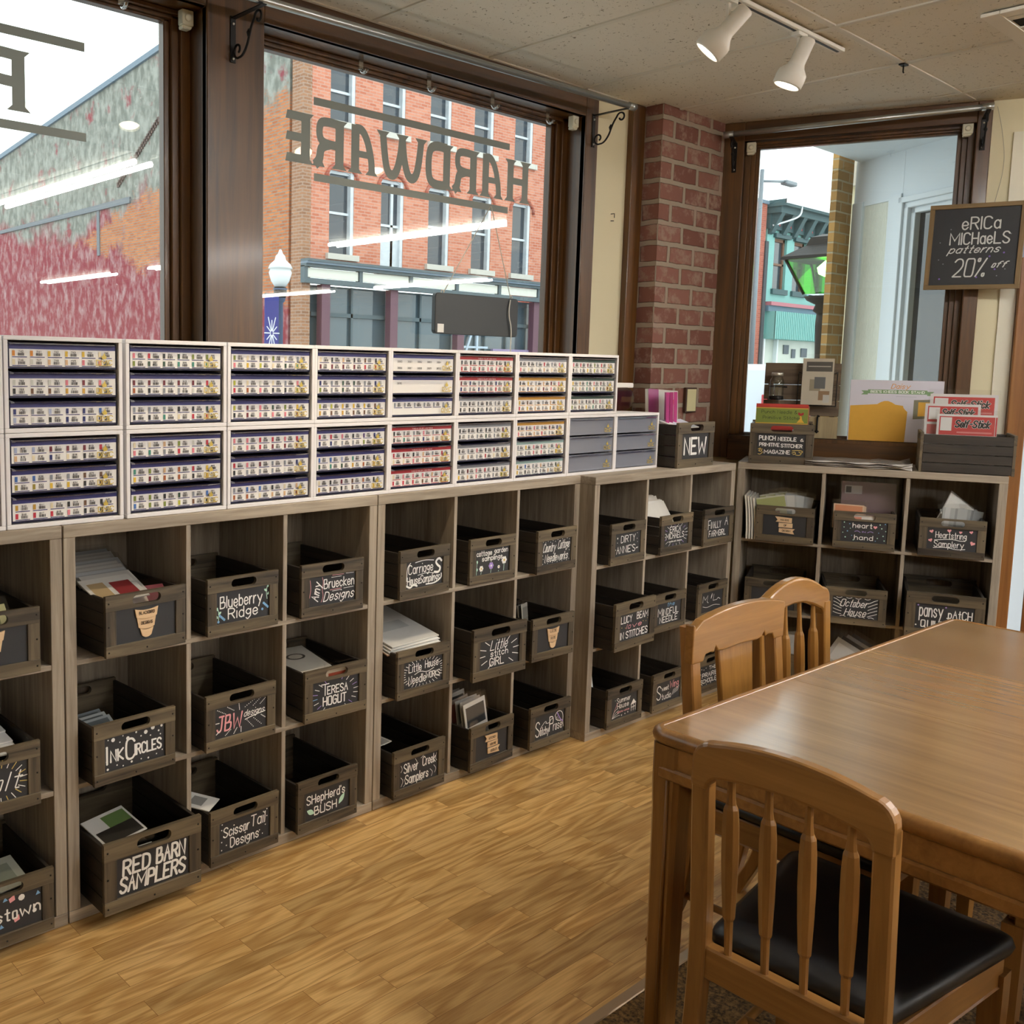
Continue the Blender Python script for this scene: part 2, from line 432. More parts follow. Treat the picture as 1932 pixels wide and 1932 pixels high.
# ------------------------------------------------------------------ room shell
def floor_wood():
    m, N, L, b = newmat('wood_strip_floor')
    t = N.new('ShaderNodeTexCoord')
    k = N.new('ShaderNodeTexBrick'); k.offset = .37; k.offset_frequency = 2; k.squash = 1.0
    k.inputs['Scale'].default_value = 1; k.inputs['Brick Width'].default_value = .52; k.inputs['Row Height'].default_value = .072
    k.inputs['Mortar Size'].default_value = .0006; k.inputs['Mortar Smooth'].default_value = .1; k.inputs['Bias'].default_value = 0
    k.inputs['Color1'].default_value = (0, 0, 0, 1); k.inputs['Color2'].default_value = (1, 1, 1, 1); k.inputs['Mortar'].default_value = (.2, .2, .2, 1)
    mpb = N.new('ShaderNodeMapping'); L.new(t.outputs['Object'], mpb.inputs['Vector']); L.new(mpb.outputs['Vector'], k.inputs['Vector'])
    # per-strip shift of the grain
    ad = N.new('ShaderNodeVectorMath'); ad.operation = 'MULTIPLY_ADD'; ad.inputs[1].default_value = (13, 29, 7)
    L.new(k.outputs['Color'], ad.inputs[0]); L.new(t.outputs['Object'], ad.inputs[2])
    mp = N.new('ShaderNodeMapping'); mp.inputs['Scale'].default_value = (1.5, 9, 1); L.new(ad.outputs[0], mp.inputs['Vector'])
    n1 = N.new('ShaderNodeTexNoise'); n1.inputs['Scale'].default_value = 1.1; n1.inputs['Detail'].default_value = 2; n1.inputs['Distortion'].default_value = .3
    L.new(mp.outputs['Vector'], n1.inputs['Vector'])
    sm = N.new('ShaderNodeMath'); sm.operation = 'MULTIPLY'; sm.inputs[1].default_value = 46; L.new(n1.outputs['Fac'], sm.inputs[0])
    sn = N.new('ShaderNodeMath'); sn.operation = 'SINE'; L.new(sm.outputs[0], sn.inputs[0])
    mp2 = N.new('ShaderNodeMapping'); mp2.inputs['Scale'].default_value = (9, 190, 1); L.new(ad.outputs[0], mp2.inputs['Vector'])
    n2 = N.new('ShaderNodeTexNoise'); n2.inputs['Scale'].default_value = 1; n2.inputs['Detail'].default_value = 4; L.new(mp2.outputs['Vector'], n2.inputs['Vector'])
    a1 = N.new('ShaderNodeMath'); a1.operation = 'MULTIPLY_ADD'; a1.inputs[1].default_value = .13; a1.inputs[2].default_value = .42; L.new(sn.outputs[0], a1.inputs[0])
    a2 = N.new('ShaderNodeMath'); a2.operation = 'MULTIPLY_ADD'; a2.inputs[1].default_value = .5; L.new(n2.outputs['Fac'], a2.inputs[0]); L.new(a1.outputs[0], a2.inputs[2])
    r = N.new('ShaderNodeValToRGB'); r.color_ramp.elements[0].position = .4; r.color_ramp.elements[1].position = .86
    r.color_ramp.elements[0].color = C('#a5763a'); r.color_ramp.elements[1].color = C('#dfb878'); L.new(a2.outputs[0], r.inputs['Fac'])
    hs = N.new('ShaderNodeHueSaturation'); sp = N.new('ShaderNodeSeparateColor'); L.new(k.outputs['Color'], sp.inputs[0])
    mr = N.new('ShaderNodeMapRange'); mr.inputs[3].default_value = .80; mr.inputs[4].default_value = 1.12; L.new(sp.outputs[0], mr.inputs[0])
    L.new(mr.outputs[0], hs.inputs['Value']); L.new(r.outputs['Color'], hs.inputs['Color'])
    mo = N.new('ShaderNodeMix'); mo.data_type = 'RGBA'; L.new(k.outputs['Fac'], mo.inputs[0]); L.new(hs.outputs['Color'], mo.inputs[6]); mo.inputs[7].default_value = C('#7a4f1c')
    L.new(mo.outputs[2], b.inputs['Base Color']); b.inputs['Roughness'].default_value = .36; b.inputs['Coat Weight'].default_value = .15; b.inputs['Coat Roughness'].default_value = .165
    return m
def carpet_mat():
    m, N, L, b = newmat('brown_carpet')
    t = N.new('ShaderNodeTexCoord'); z = N.new('ShaderNodeTexNoise'); z.inputs['Scale'].default_value = 120; z.inputs['Detail'].default_value = 3
    L.new(t.outputs['Object'], z.inputs['Vector']); r = N.new('ShaderNodeValToRGB')
    r.color_ramp.elements[0].position = .35; r.color_ramp.elements[1].position = .68; r.color_ramp.elements[0].color = C('#3a2a18'); r.color_ramp.elements[1].color = C('#8a6c40')
    L.new(z.outputs['Fac'], r.inputs['Fac']); L.new(r.outputs['Color'], b.inputs['Base Color']); b.inputs['Roughness'].default_value = .95
    bp = N.new('ShaderNodeBump'); bp.inputs['Strength'].default_value = .8; bp.inputs['Distance'].default_value = .006; L.new(z.outputs['Fac'], bp.inputs['Height']); L.new(bp.outputs[0], b.inputs['Normal'])
    return m
def tile_mat():
    m, N, L, b = newmat('ceiling_tile')
    t = N.new('ShaderNodeTexCoord'); z = N.new('ShaderNodeTexNoise'); z.inputs['Scale'].default_value = 62; z.inputs['Detail'].default_value = 2; z.inputs['Distortion'].default_value = 1.2
    L.new(t.outputs['Object'], z.inputs['Vector']); r = N.new('ShaderNodeValToRGB')
    r.color_ramp.elements[0].position = .29; r.color_ramp.elements[1].position = .355; r.color_ramp.elements[0].color = C('#8d8571'); r.color_ramp.elements[1].color = C('#ebe7dc')
    L.new(z.outputs['Fac'], r.inputs['Fac'])
    L.new(r.outputs['Color'], b.inputs['Base Color']); b.inputs['Roughness'].default_value = .9
    bp = N.new('ShaderNodeBump'); bp.inputs['Strength'].default_value = .4; bp.inputs['Distance'].default_value = .004; L.new(r.outputs['Color'], bp.inputs['Height']); L.new(bp.outputs[0], b.inputs['Normal'])
    return m
ZC = 2.852
EA = 0.3963227                                    # the angled entry wall
EO = Vector((3.46983, -0.037693, 0)); ET = Vector((math.sin(EA), -math.cos(EA), 0)); EN = Vector((math.cos(EA), math.sin(EA), 0))
def E3(t, d, z): return EO + ET*t + EN*d + Vector((0, 0, z))
ME = Matrix(((ET.x, EN.x, 0, EO.x), (ET.y, EN.y, 0, EO.y), (0, 0, 1, 0), (0, 0, 0, 1)))   # local x = along the wall, y = into it

def hollow(y0, top):    # floor plan with the entry alcove cut out
    a = E3(1.24, .52, 0); b_ = E3(-.22, .52, 0)
    pts = [(-6, y0), (13, y0)]
    if y0 > -2: return pts+[(13, .6), (6.02, .6), (5.2, -1.1), (4.36, -1.1), (a.x, a.y), (b_.x, b_.y), (3.86, .6), (-6, .6)]
    return pts+[(13, top), (6.02, top), (5.2, -1.1), (4.36, -1.1), (a.x, a.y), (b_.x, b_.y), (3.86, top), (-6, top)]
fl = MB().prism(hollow(-1.185, .6), -.12, 0, 'XY').build('floor', floor_wood()); struct(fl, 'honey wood strip floor along the crate shelves', 'floor')
cp = MB().box(-6, 13, -13, -1.185, -.12, .004).build('floor_carpet', carpet_mat()); struct(cp, 'brown speckled carpet under the table', 'floor')
ts = MB().prism([(-1.2, .0), (-1.165, .0), (-1.17, .007), (-1.195, .007)], -6, 13, 'YZ').build('trim_1', mat('floor_strip', '#b9a184', .3, .6)); struct(ts, 'pale metal strip between wood floor and carpet', 'trim')
TILE = tile_mat()
ce = MB().prism(hollow(-13, .75), ZC, ZC+.25, 'XY').build('ceiling', TILE); struct(ce, 'off white pitted acoustic tile ceiling', 'ceiling')
g = MB()
xs = [1.42+.64*i for i in range(-11, 18)]; ysl = [-.727-1.28*i for i in range(0, 10)]+[.41]
for x in xs: g.box(x-.012, x+.012, -13, .41 if x < 3.75 else -.05-(x-3.7)*2 if x < 4.2 else -1.2, ZC-.006, ZC)
for y in ysl: g.box(-6, 3.8 if y > 0 else 4.15 if y > -1 else 12.9, y-.012, y+.012, ZC-.0055, ZC)
g.build('grid', mat('grid_enamel', '#e2ded2', .5, var=.02), ce)
BACKW = mat('bounce_dimmed_wall', '#b5a88c', .8, var=.05, scale=1)  # unseen walls darkened, standing for stocked shelves, to cut bounced light
# window wall
WY = .43
w = MB()
w.box(-6, -1.75, WY, .59, 0, ZC); w.box(2.78, 3.75, WY, .59, 0, ZC); w.box(-1.75, 2.78, WY, .59, 0, 1.12); w.box(-1.75, 2.78, WY, .59, 2.78, ZC+.2)
w.box(.735, .895, WY, .59, 1.12, 2.78)
w.box(6.0, 13, WY, .75, 0, ZC+.3)
wf = w.build('wall_front', CREAM); struct(wf, 'cream wall strip between the window casing and the brick pillar', 'wall')
w = MB(); w.box(-6.2, -6, -13, .75, -.1, ZC); struct(w.build('wall_left', BACKW), 'unseen shop wall toned darker to cut bounced light', 'wall')
w = MB(); w.box(-6.2, 13.2, -13.2, -13, -.1, ZC); struct(w.build('wall_back', BACKW), 'unseen shop wall toned darker to cut bounced light', 'wall')
w = MB(); w.box(13, 13.2, -13, .75, -.1, ZC); struct(w.build('wall_far', BACKW), 'unseen shop wall toned darker to cut bounced light', 'wall')
def frame_window(name, label, x0, x1, z0, z1, sash, M, face, glass, casl, casr, head, ledge, top):
    """casing boards, jamb, stepped sash and pane; x = along the wall, y = into it, all in local space M"""
    t = tag(bpy.data.objects.new(name, None), label, 'window', None, 'structure'); COL.objects.link(t); t.matrix_world = M
    c = MB()
    if casl[1]-casl[0] > .01: c.box(casl[0], casl[1], face, face+.03, z0-.12, top)
    c.box(casr[0], casr[1], face, face+.03, z0-.12, top)
    c.build('casing', DARKW, t, .003)
    c = MB(); c.box(casl[1], casr[0], face+.001, face+.03, head, top); c.box(casl[1], casr[0], face+.001, face+.03, z0-.13, z0)
    c.build('head_casing', DARKX, t, .003)
    j = MB()
    j.box(x0-.012, x0, face+.005, glass+.05, z0, head); j.box(x1, x1+.012, face+.005, glass+.05, z0, head)
    j.box(x0-.012, x1+.012, face+.005, glass+.05, head, head+.012); j.box(x0-.012, x1+.012, face-ledge, glass+.05, z0-.02, z0)
    j.build('jamb', DARKW, t, .002)
    s = MB(); st = glass-.045
    for i, (a, b) in enumerate(((0, .42), (.42, .74), (.74, 1))):
        o0, o1 = sash*a, sash*b; y = st+i*.015; tz = sash*.42
        s.box(x0+o0, x0+o1, y, glass+.02, z0, head); s.box(x1-o1, x1-o0, y, glass+.02, z0, head)
        s.box(x0+o0, x1-o0, y, glass+.02, head-tz*b, head-tz*a); s.box(x0+o0, x1-o0, y, glass+.02, z0+tz*a*.5, z0+tz*b*.5)
    s.build('sash', DARKW, t, .003)
    p = MB(); p.box(x0+sash*.9, x1-sash*.9, glass, glass+.006, z0+.005, head-sash*.38)
    p.build('pane', PANE, t)
    return t
I4 = Matrix.Identity(4)
frame_window('window_1', 'shop window on the left with dark stained frame and grey vinyl letter', -1.6, .70, 1.15, 2.70, .085, I4, .41, .56, (-1.75, -1.6), (.70, .93), 2.735, 0, ZC)
frame_window('window_2', 'wide shop window with reversed lettering above the thread cabinets', .93, 2.737, 1.15, 2.70, .085, I4, .41, .56, (.93, .93), (2.737, 2.83), 2.735, 0, ZC)
frame_window('window_3', 'angled entry window behind the wooden crates with dark stained frame', -.10, .925, 1.235, 2.70, .07, ME, .40, .50, (-.235, -.10), (.925, .985), 2.755, 0, ZC)
# brick pillar and its side board
pb = brick('old_brick', '#714539', '#8d5f52', '#a09281', .225, .1, .014, blotch='#a48a7b', bl=.5, bs=11, bump=1)
pl = MB().box(3.19, 3.80, .30, .8, 0, ZC).build('pillar', pb); struct(pl, 'old red brick pillar between the two windows', 'pillar')
tb = MB().box(3.09, 3.187, .395, .43, 0, ZC).build('trim_2', DARKW, None, .003); struct(tb, 'dark stained board beside the brick pillar', 'trim')
# angled wall right of the entry window, below and above it
w = MB(); w.box(-.26, .985, .43, .6, 0, 1.12, 0); w.box(.955, 1.14, .425, .6, 0, ZC); w.box(-.26, 1.21, .43, .6, 2.76, ZC+.2)
we = w.build('wall_right', CREAM); we.matrix_world = ME; struct(we, 'cream wall strip right of the angled window', 'wall')
t3 = MB().box(1.075, 1.14, .41, .425, 0, 2.7).build('trim_3', mat('pale_trim', '#ebe6d2', .5)); t3.matrix_world = ME; struct(t3, 'pale trim board beside the door casing', 'trim')
dr = tag(bpy.data.objects.new('door_1', None), 'glazed shop entry door with brown wood casing at the right edge', 'door', None, 'structure'); COL.objects.link(dr)
DOORW = wood('door_casing_wood', '#7a4d22', '#a06c37', 'Z', .8, .4, .2)
c = MB(); c.box(1.142, 1.215, .36, .5, 0, 2.12, 0, ME); c.build('casing', DOORW, dr, .004)
c = MB(); c.box(4.33, 5.02, -1.13, -1.0, 2.05, 2.12); c.box(4.98, 5.04, -1.13, -1.0, 0, 2.05); c.build('head_casing', DOORW, dr, .004)
c = MB(); c.box(4.36, 4.42, -1.09, -1.05, .02, 2.05); c.box(4.92, 4.98, -1.09, -1.05, .02, 2.05); c.box(4.42, 4.92, -1.09, -1.05, .02, .2); c.box(4.42, 4.92, -1.09, -1.05, 1.95, 2.05); c.build('leaf', DOORW, dr, .004)
MB().box(4.42, 4.92, -1.073, -1.067, .2, 1.95).build('pane', PANE, dr)
w = MB(); w.box(4.3, 5.05, -1.13, -1.0, 2.12, ZC+.2); w.box(5.0, 5.12, -1.2, -1.0, 0, ZC+.2)
struct(w.build('wall_entry', CREAM), 'wall over the entry door', 'wall')

# ------------------------------------------------------------------ entry alcove outside the angled window
OA = Vector((5.91, .55, 0)); OU = Vector((.4788, .8779, 0)); ON = Vector((.8779, -.4788, 0))
MO = Matrix(((-OU.x, ON.x, 0, OA.x), (-OU.y, ON.y, 0, OA.y), (0, 0, 1, 0), (0, 0, 0, 1)))
FX = Matrix.Scale(-1, 4, (1, 0, 0))
AW = mat('alcove_white', '#dfe7ee', .6, var=.02); AS = mat('alcove_stucco', '#dfe0d4', .9, var=.05, scale=12)
al = MB()
al.box(-1.9, -1.75, 0, .12, -.15, 3.0, 0, FX); al.box(-.45, 0, 0, .12, 2.69, 3.0, 0, FX); al.box(-1.75, -.45, 0, .12, 2.69, 3.0, 0, FX); al.box(-1.75, -.45, 0, .12, -.15, 1.2, 0, FX)
al.box(-.10, 0, -.012, .12, -.15, 2.72, 0, FX); al.box(-.45, -.34, -.012, .12, -.15, 2.72, 0, FX); al.box(-.34, -.10, 0, .1, -.15, .9, 0, FX)
ao = al.build('wall_alcove', AW, None, .002); ao.matrix_world = MO; struct(ao, 'white painted panelled wall of the entry alcove outside', 'wall')
m_st = AS.node_tree; nb = m_st.nodes.new('ShaderNodeTexNoise'); nb.inputs['Scale'].default_value = 16; nb.inputs['Detail'].default_value = 1; nb.inputs['Distortion'].default_value = 2
bb = m_st.nodes.new('ShaderNodeBump'); bb.inputs['Strength'].default_value = .5; bb.inputs['Distance'].default_value = .02; m_st.links.new(nb.outputs['Fac'], bb.inputs['Height']); m_st.links.new(bb.outputs[0], m_st.nodes['Principled BSDF'].inputs['Normal'])
MB().box(-.34, -.10, .008, .1, .9, 2.70, 0, FX).build('stucco_panel', AS, ao)
w4 = tag(bpy.data.objects.new('window_4', None), 'white framed display window across the entry alcove', 'window', None, 'structure'); COL.objects.link(w4); w4.matrix_world = MO
fr = MB()
for i, (o, y) in enumerate(((0, -.03), (.035, -.015), (.07, .01))):
    a, b = o, o+.036
    fr.box(-.45-b, -.45-a, y, .1, 1.2, 2.69-a, 0, FX); fr.box(-1.75+a, -1.75+b, y, .1, 1.2, 2.69-a, 0, FX); fr.box(-1.75+a, -.45-a, y, .1, 2.69-b, 2.69-a, 0, FX); fr.box(-1.75+a, -.45-a, y, .1, 1.2+a, 1.2+b, 0, FX)
fr.build('frame', AW, w4, .003)
MB().box(-1.68, -.52, .05, .056, 1.27, 2.62, 0, FX).build('pane', mat('mirror_like_glass', '#1a2530', .03, 0, var=0, spec=1.0), w4)
sf = MB().prism([(4.2, -1.0), (5.1, -1.2), (5.9, .52), (3.75, .52)], 2.99, 3.1, 'XY').build('ceiling_alcove', AW); struct(sf, 'white soffit over the entry alcove', 'ceiling')
so = MB().prism([(4.2, -1.1), (5.2, -1.1), (6.0, .6), (3.86, .6)], -.3, -.03, 'XY').build('floor_alcove', mat('concrete', '#b9bab8', .85, var=.07, scale=2)); struct(so, 'concrete floor of the entry alcove', 'floor')
pr_ = brick('tan_brick', '#8f6a38', '#b98e52', '#b0a184', .21, .068, .007, bump=.9)
pi = MB().box(5.665, 5.90, .56, .60, -.2, 4.2).build('pillar_street', pr_); struct(pi, 'tan rough faced brick pier at the street side of the alcove', 'pillar')

# ------------------------------------------------------------------ cube bookcases
BW_, BH_, BD_ = 1.126, 1.13, .39
def make_bookcase(name, label, loc, rz):
    t = thing(name, label, 'bookcase', loc, rz, 'grey oak cube bookcases')
    e = .034
    MB().box(0, BW_, 0, BD_, BH_-e, BH_).build('top_panel', GREYX, t, .0015)
    for x in (0, BW_-e): MB().box(x, x+e, .001, BD_, e, BH_-e).build('side_panel', GREYZ, t, .0015)
    MB().box(0, BW_, 0, BD_, 0, e).build('bottom_panel', GREYX, t, .0015)
    cw = (BW_-2*e)/3
    for k in (1, 2): MB().box(e+k*cw-.008, e+k*cw+.008, .004, BD_-.01, e, BH_-e).build('divider', GREYZ, t, .001)
    for z in (.398, .752): MB().box(e, BW_-e, .003, BD_-.01, z-.014, z).build('shelf', GREYX, t, .001)
    MB().box(.01, BW_-.01, BD_-.008, BD_-.001, .01, BH_-.01).build('back_panel', GREYZ, t)
    return t
bcA = make_bookcase('cube_bookcase', 'grey oak nine cube bookcase cut off by the left edge', (-1.130, 0, 0), 0)
def place_case(label, loc, rz):
    c = copy_tree(bcA); c.location = loc; c.rotation_euler = (0, 0, rz); c['label'] = label
place_case('grey oak nine cube bookcase holding the largest crate at its bottom left', (0, 0, 0), 0)
place_case('grey oak nine cube bookcase in the middle, flush with its left neighbour', (1.1303, 0, 0), 0)
place_case('grey oak nine cube bookcase standing slightly proud, below the crate chalked NEW', (2.2575, -.0746, 0), 0)
place_case('grey oak nine cube bookcase set at an angle under the entry window', tuple(EO), -(PI/2-EA))

# ------------------------------------------------------------------ wooden crates
KW, KH, KD = .26, .175, .36
def slot_rail(W, z0, z1, y0, y1, sw, sh, parent, name, m):
    """board with a rounded hand slot cut through it"""
    bm = bmesh.new(); zc = (z0+z1)/2; out = [(-W/2, z0), (W/2, z0), (W/2, z1), (-W/2, z1)]; inn = []
    for i in range(9): a = -PI/2+PI*i/8; inn.append((sw/2-sh/2+sh/2*math.cos(a), zc+sh/2*math.sin(a)))
    for i in range(9): a = PI/2+PI*i/8; inn.append((-sw/2+sh/2+sh/2*math.cos(a), zc+sh/2*math.sin(a)))
    es = []; 
    for loop in (out, inn):
        vs = [bm.verts.new((x, y0, z)) for x, z in loop]
        es += [bm.edges.new((vs[i], vs[(i+1) % len(vs)])) for i in range(len(vs))]
    f = bmesh.ops.triangle_fill(bm, edges=es, use_beauty=True)
    fs = [x for x in f['geom'] if isinstance(x, bmesh.types.BMFace)]
    r = bmesh.ops.extrude_face_region(bm, geom=fs)
    bmesh.ops.translate(bm, vec=(0, y1-y0, 0), verts=[x for x in r['geom'] if isinstance(x, bmesh.types.BMVert)])
    bmesh.ops.recalc_face_normals(bm, faces=bm.faces)
    me = bpy.data.meshes.new(name); bm.to_mesh(me); bm.free(); me.materials.append(m)
    o = bpy.data.objects.new(name, me); COL.objects.link(o); o.parent = parent; return o
def make_crate():
    t = thing('wooden_crate', 'x', 'crate')
    th = .012
    slot_rail(KW, KH-.043, KH, 0, th, .092, .026, t, 'top_rail', CRX)
    b = MB(); b.box(-KW/2, KW/2, 0, th, 0, .033)
    b.build('bottom_rail', CRX, t, .001)
    for s in (-1, 1):
        x0, x1 = sorted((s*KW/2, s*(KW/2-.033)))
        MB().box(x0, x1, .0008, th, .033, KH-.043).build('stile', CRZ, t, .001)
    n = MB()
    for x, z in ((-.121, KH-.021), (.121, KH-.021), (-.121, .016), (.121, .016), (0, .012), (-.121, .088), (.121, .088)): n.lathe([(.0028, 0), (.0022, .0012)], 6, 0, T(x, 0, z, PI/2))
    n.build('nail', mat('nail_dark', '#17130f', .5, .4, var=0), t)
    MB().box(-KW/2+.02, KW/2-.02, .006, .0115, .025, KH-.04).build('chalkboard', CHALK, t)
    for s in (-1, 1):
        sl = MB()
        x0, x1 = sorted((s*KW/2, s*(KW/2-.010)))
        for i in range(4): sl.box(x0, x1, th, KD-th, .003+i*.0415, .003+i*.0415+.0395)
        sl.build('side_panel', CRY, t, .001)
    slot_rail(KW, KH-.043, KH, KD-th, KD, .092, .026, t, 'back_rail', CRX)
    MB().box(-KW/2, KW/2, KD-th+.001, KD-.001, 0, KH-.044).build('back_panel', CRX, t)
    MB().box(-KW/2+.011, KW/2-.011, th, KD-th, .004, .010).build('base_panel', CRY, t)
    return t
CRATE0 = make_crate(); used = [False]
CR = {}
def crate(key, label, x, y, z, rz, k=1.0, group='wooden display crates'):
    """x, y = front left bottom corner"""
    c = copy_tree(CRATE0) if used[0] else CRATE0
    used[0] = True
    c.location = (x+KW*k/2*math.cos(rz), y+KW*k/2*math.sin(rz), z+.0005); c.rotation_euler = (0, 0, rz); c.scale = (k,)*3
    tag(c, label, 'crate', group); CR[key] = c
    return c
def part_of(c, base): return [o for o in c.children if o.name.split('.')[0] == base][0]
BX0, BX1, BZ0, BZ1 = -KW/2+.034, KW/2-.034, .034, KH-.044
def P_board(u, v): return (BX0+(BX1-BX0)*u, .0054, BZ0+(BZ1-BZ0)*v)
UV_ASP = (BX1-BX0)/(BZ1-BZ0)
def Pm(u, v):     # metric board plane: u, v in metres from the board's lower left
    return (BX0+u, .0054, BZ0+v)
BWm, BHm = BX1-BX0, BZ1-BZ0
def letter(key, lines, deco=None):
    """lines: (text, cx, cy, width, height, pen, ink, slant, rotation) in board fractions"""
    m = MB()
    for L_ in lines:
        txt, cx, cy, w, h = L_[:5]; pen = (L_[5] if len(L_) > 5 else .0042)*.74; ink = L_[6] if len(L_) > 6 else 0
        sl = L_[7] if len(L_) > 7 else 0; ro = L_[8] if len(L_) > 8 else 0
        for s in layout(txt, cx*BWm, cy*BHm, w*BWm, h*BHm*.78, sl, ro): ribbon(m, s, pen, Pm, ink)
    if deco: deco(m)
    o = m.build('lettering', INKS, part_of(CR[key], 'chalkboard'), fix=False)
    return o
def D_dots(m, pts, r=.0022, ink=0):
    for p in pts: disc(m, p[0]*BWm, p[1]*BHm, p[2] if len(p) > 2 else r, Pm, p[3] if len(p) > 3 else ink, 8)
def D_line(m, pts, pen=.002, ink=0, sm=True):
    q = [(a*BWm, b*BHm) for a, b in pts]; ribbon(m, chaikin(q, 2) if sm else q, pen, Pm, ink)
def D_rays(m, cx, cy, r0, r1, n, pen=.002, inks=(0,), skip=()):
    for i in range(n):
        if i in skip: continue
        a = 2*PI*i/n+.1; c, s = math.cos(a), math.sin(a)
        D_line(m, [(cx+r0[0]*c, cy+r0[1]*s), (cx+r1[0]*c, cy+r1[1]*s)], pen, inks[i % len(inks)], False)
RZE = -(PI/2-EA)
S0, S1, S2, ST = .752, .398, .034, 1.13
def d2(x): return math.radians(x)
# bookcase at the left edge
crate('a0', 'dark crate with pale wooden name plaque in the cut off left bookcase, top row', -.34, -.028, S0, 0)
crate('a1', 'dark crate with slanted white script and yellowish rays at the left edge, middle row', -.355, -.05, S1, 0)
crate('a2', 'dark crate with a yellow crown and pastel confetti shapes at the left edge, bottom row', -.323, -.048, S2, 0)
# second bookcase
crate('blackbird', 'dark crate with curved wooden name plaque, piled with photo leaflets', .101, -.039, S0, d2(3.4))
crate('blueberry', 'dark crate chalked with blue berries and pale green leaves', .437, -.021, S0, d2(.4))
crate('ink', 'dark crate chalked with big white capitals among white dots', .056, -.051, S1, d2(2.5))
crate('jbw', 'dark crate with three large pink initials and dotted rays', .424, -.034, S1, d2(1.3))
crate('amy', 'dark crate with one word written upright beside two lines of script', .79, -.018, S0, d2(-.6))
crate('teresa', 'dark crate with two words between purple and white rays, white booklet inside', .803, -.025, S1, d2(-1.8))
crate('redbarn', 'largest dark crate, pulled far out at the bottom left, thick white capitals', .064, -.088, S2, d2(-.2), 1.188)
crate('scissor', 'dark crate with tiny dots round two lines of white letters, bottom middle cube', .434, -.043, S2, d2(1.8))
crate('shepherd', 'dark crate with two pale mint leaves, bottom right cube', .77, -.037, S2, d2(1.4))
# third bookcase
crate('carriage', 'dark crate with a big white curly S swirl on its board', 1.216, -.025, S0, d2(3))
crate('cottagegarden', 'dark crate with a row of chalked flowers, one purple', 1.586, -.011, S0, d2(.3))
crate('country', 'dark crate with white cursive between rows of dots, top right cube of the middle bookcase', 1.948, -.037, S0, d2(2.1))
crate('littlehouse', 'dark crate with short white rays all round its board, covered by large white charts', 1.195, -.045, S1, 0)
crate('littlestitch', 'larger dark crate pulled out in the centre of the middle bookcase', 1.553, -.072, S1, d2(-.9), 1.142)
crate('lizzie', 'dark crate with small curved wooden plaque beside the larger pulled out crate', 1.927, -.043, S1, d2(-1.1))
crate('silver', 'dark crate with wavy grey squiggles round two lines of white letters', 1.189, -.043, S2, d2(.7))
crate('kitchen', 'dark crate with stacked wooden banners, full of upright bagged patterns', 1.577, -.05, S2, d2(2.7))
crate('stitchy', 'dark crate with a purple feather on its board', 1.925, -.051, S2, d2(.3))
# fourth bookcase
crate('dirty', 'dark crate with two plain lines of thin white capitals, top left of the proud bookcase', 2.341, -.106, S0, d2(1.7))
crate('erica', 'dark crate full of white papers with squiggle rays on its board', 2.722, -.099, S0, d2(.3))
crate('finally', 'dark crate with tall thin white capitals in the corner cube, top row', 3.083, -.097, S0, d2(-.7))
crate('lucy', 'larger dark crate pulled out, with one pink script word between white capitals', 2.314, -.163, S1, d2(1.3), 1.16)
crate('mindful', 'dark crate with a small blue script word above white capitals', 2.693, -.1, S1, 0)
crate('mani', 'dark crate with white script, just above the splat back chair', 3.057, -.102, S1, 0)
crate('summer', 'dark crate with a tiny white house and branch drawn on its board', 2.366, -.106, S2, 0)
crate('sweet', 'dark crate with a large curly initial S and hatching, left of the splat back chair', 2.7, -.112, S2, 0)
crate('prairie', 'dark crate with three lines of small capitals, seen through the splat back chair', 3.082, -.101, S2, 0)
# angled bookcase
crate('hands', 'dark crate with stacked wooden banners, holding green and white leaflets', 3.475, -.143, S0, RZE+d2(-1.8))
crate('heart', 'dark crate with turquoise dots and one small pink heart', 3.599, -.463, S0, RZE+d2(2.9))
crate('heartstring', 'dark crate with many pink hearts round two underlined words', 3.731, -.79, S0, RZE)
crate('october', 'dark crate covered in white wave lines', 3.55, -.469, S1, RZE+d2(4.9))
crate('pansy', 'larger dark crate with bold rounded white letters just behind the table corner', 3.62, -.799, S1, RZE, 1.169)
crate('hidden', 'dark empty crate behind the round topped chair, middle row', 3.429, -.13, S1, RZE)
crate('lower', 'dark crate behind the chair backs on the lowest shelf of the angled bookcase', *list(E3(.07, -.05, 0))[:2], S2, RZE)
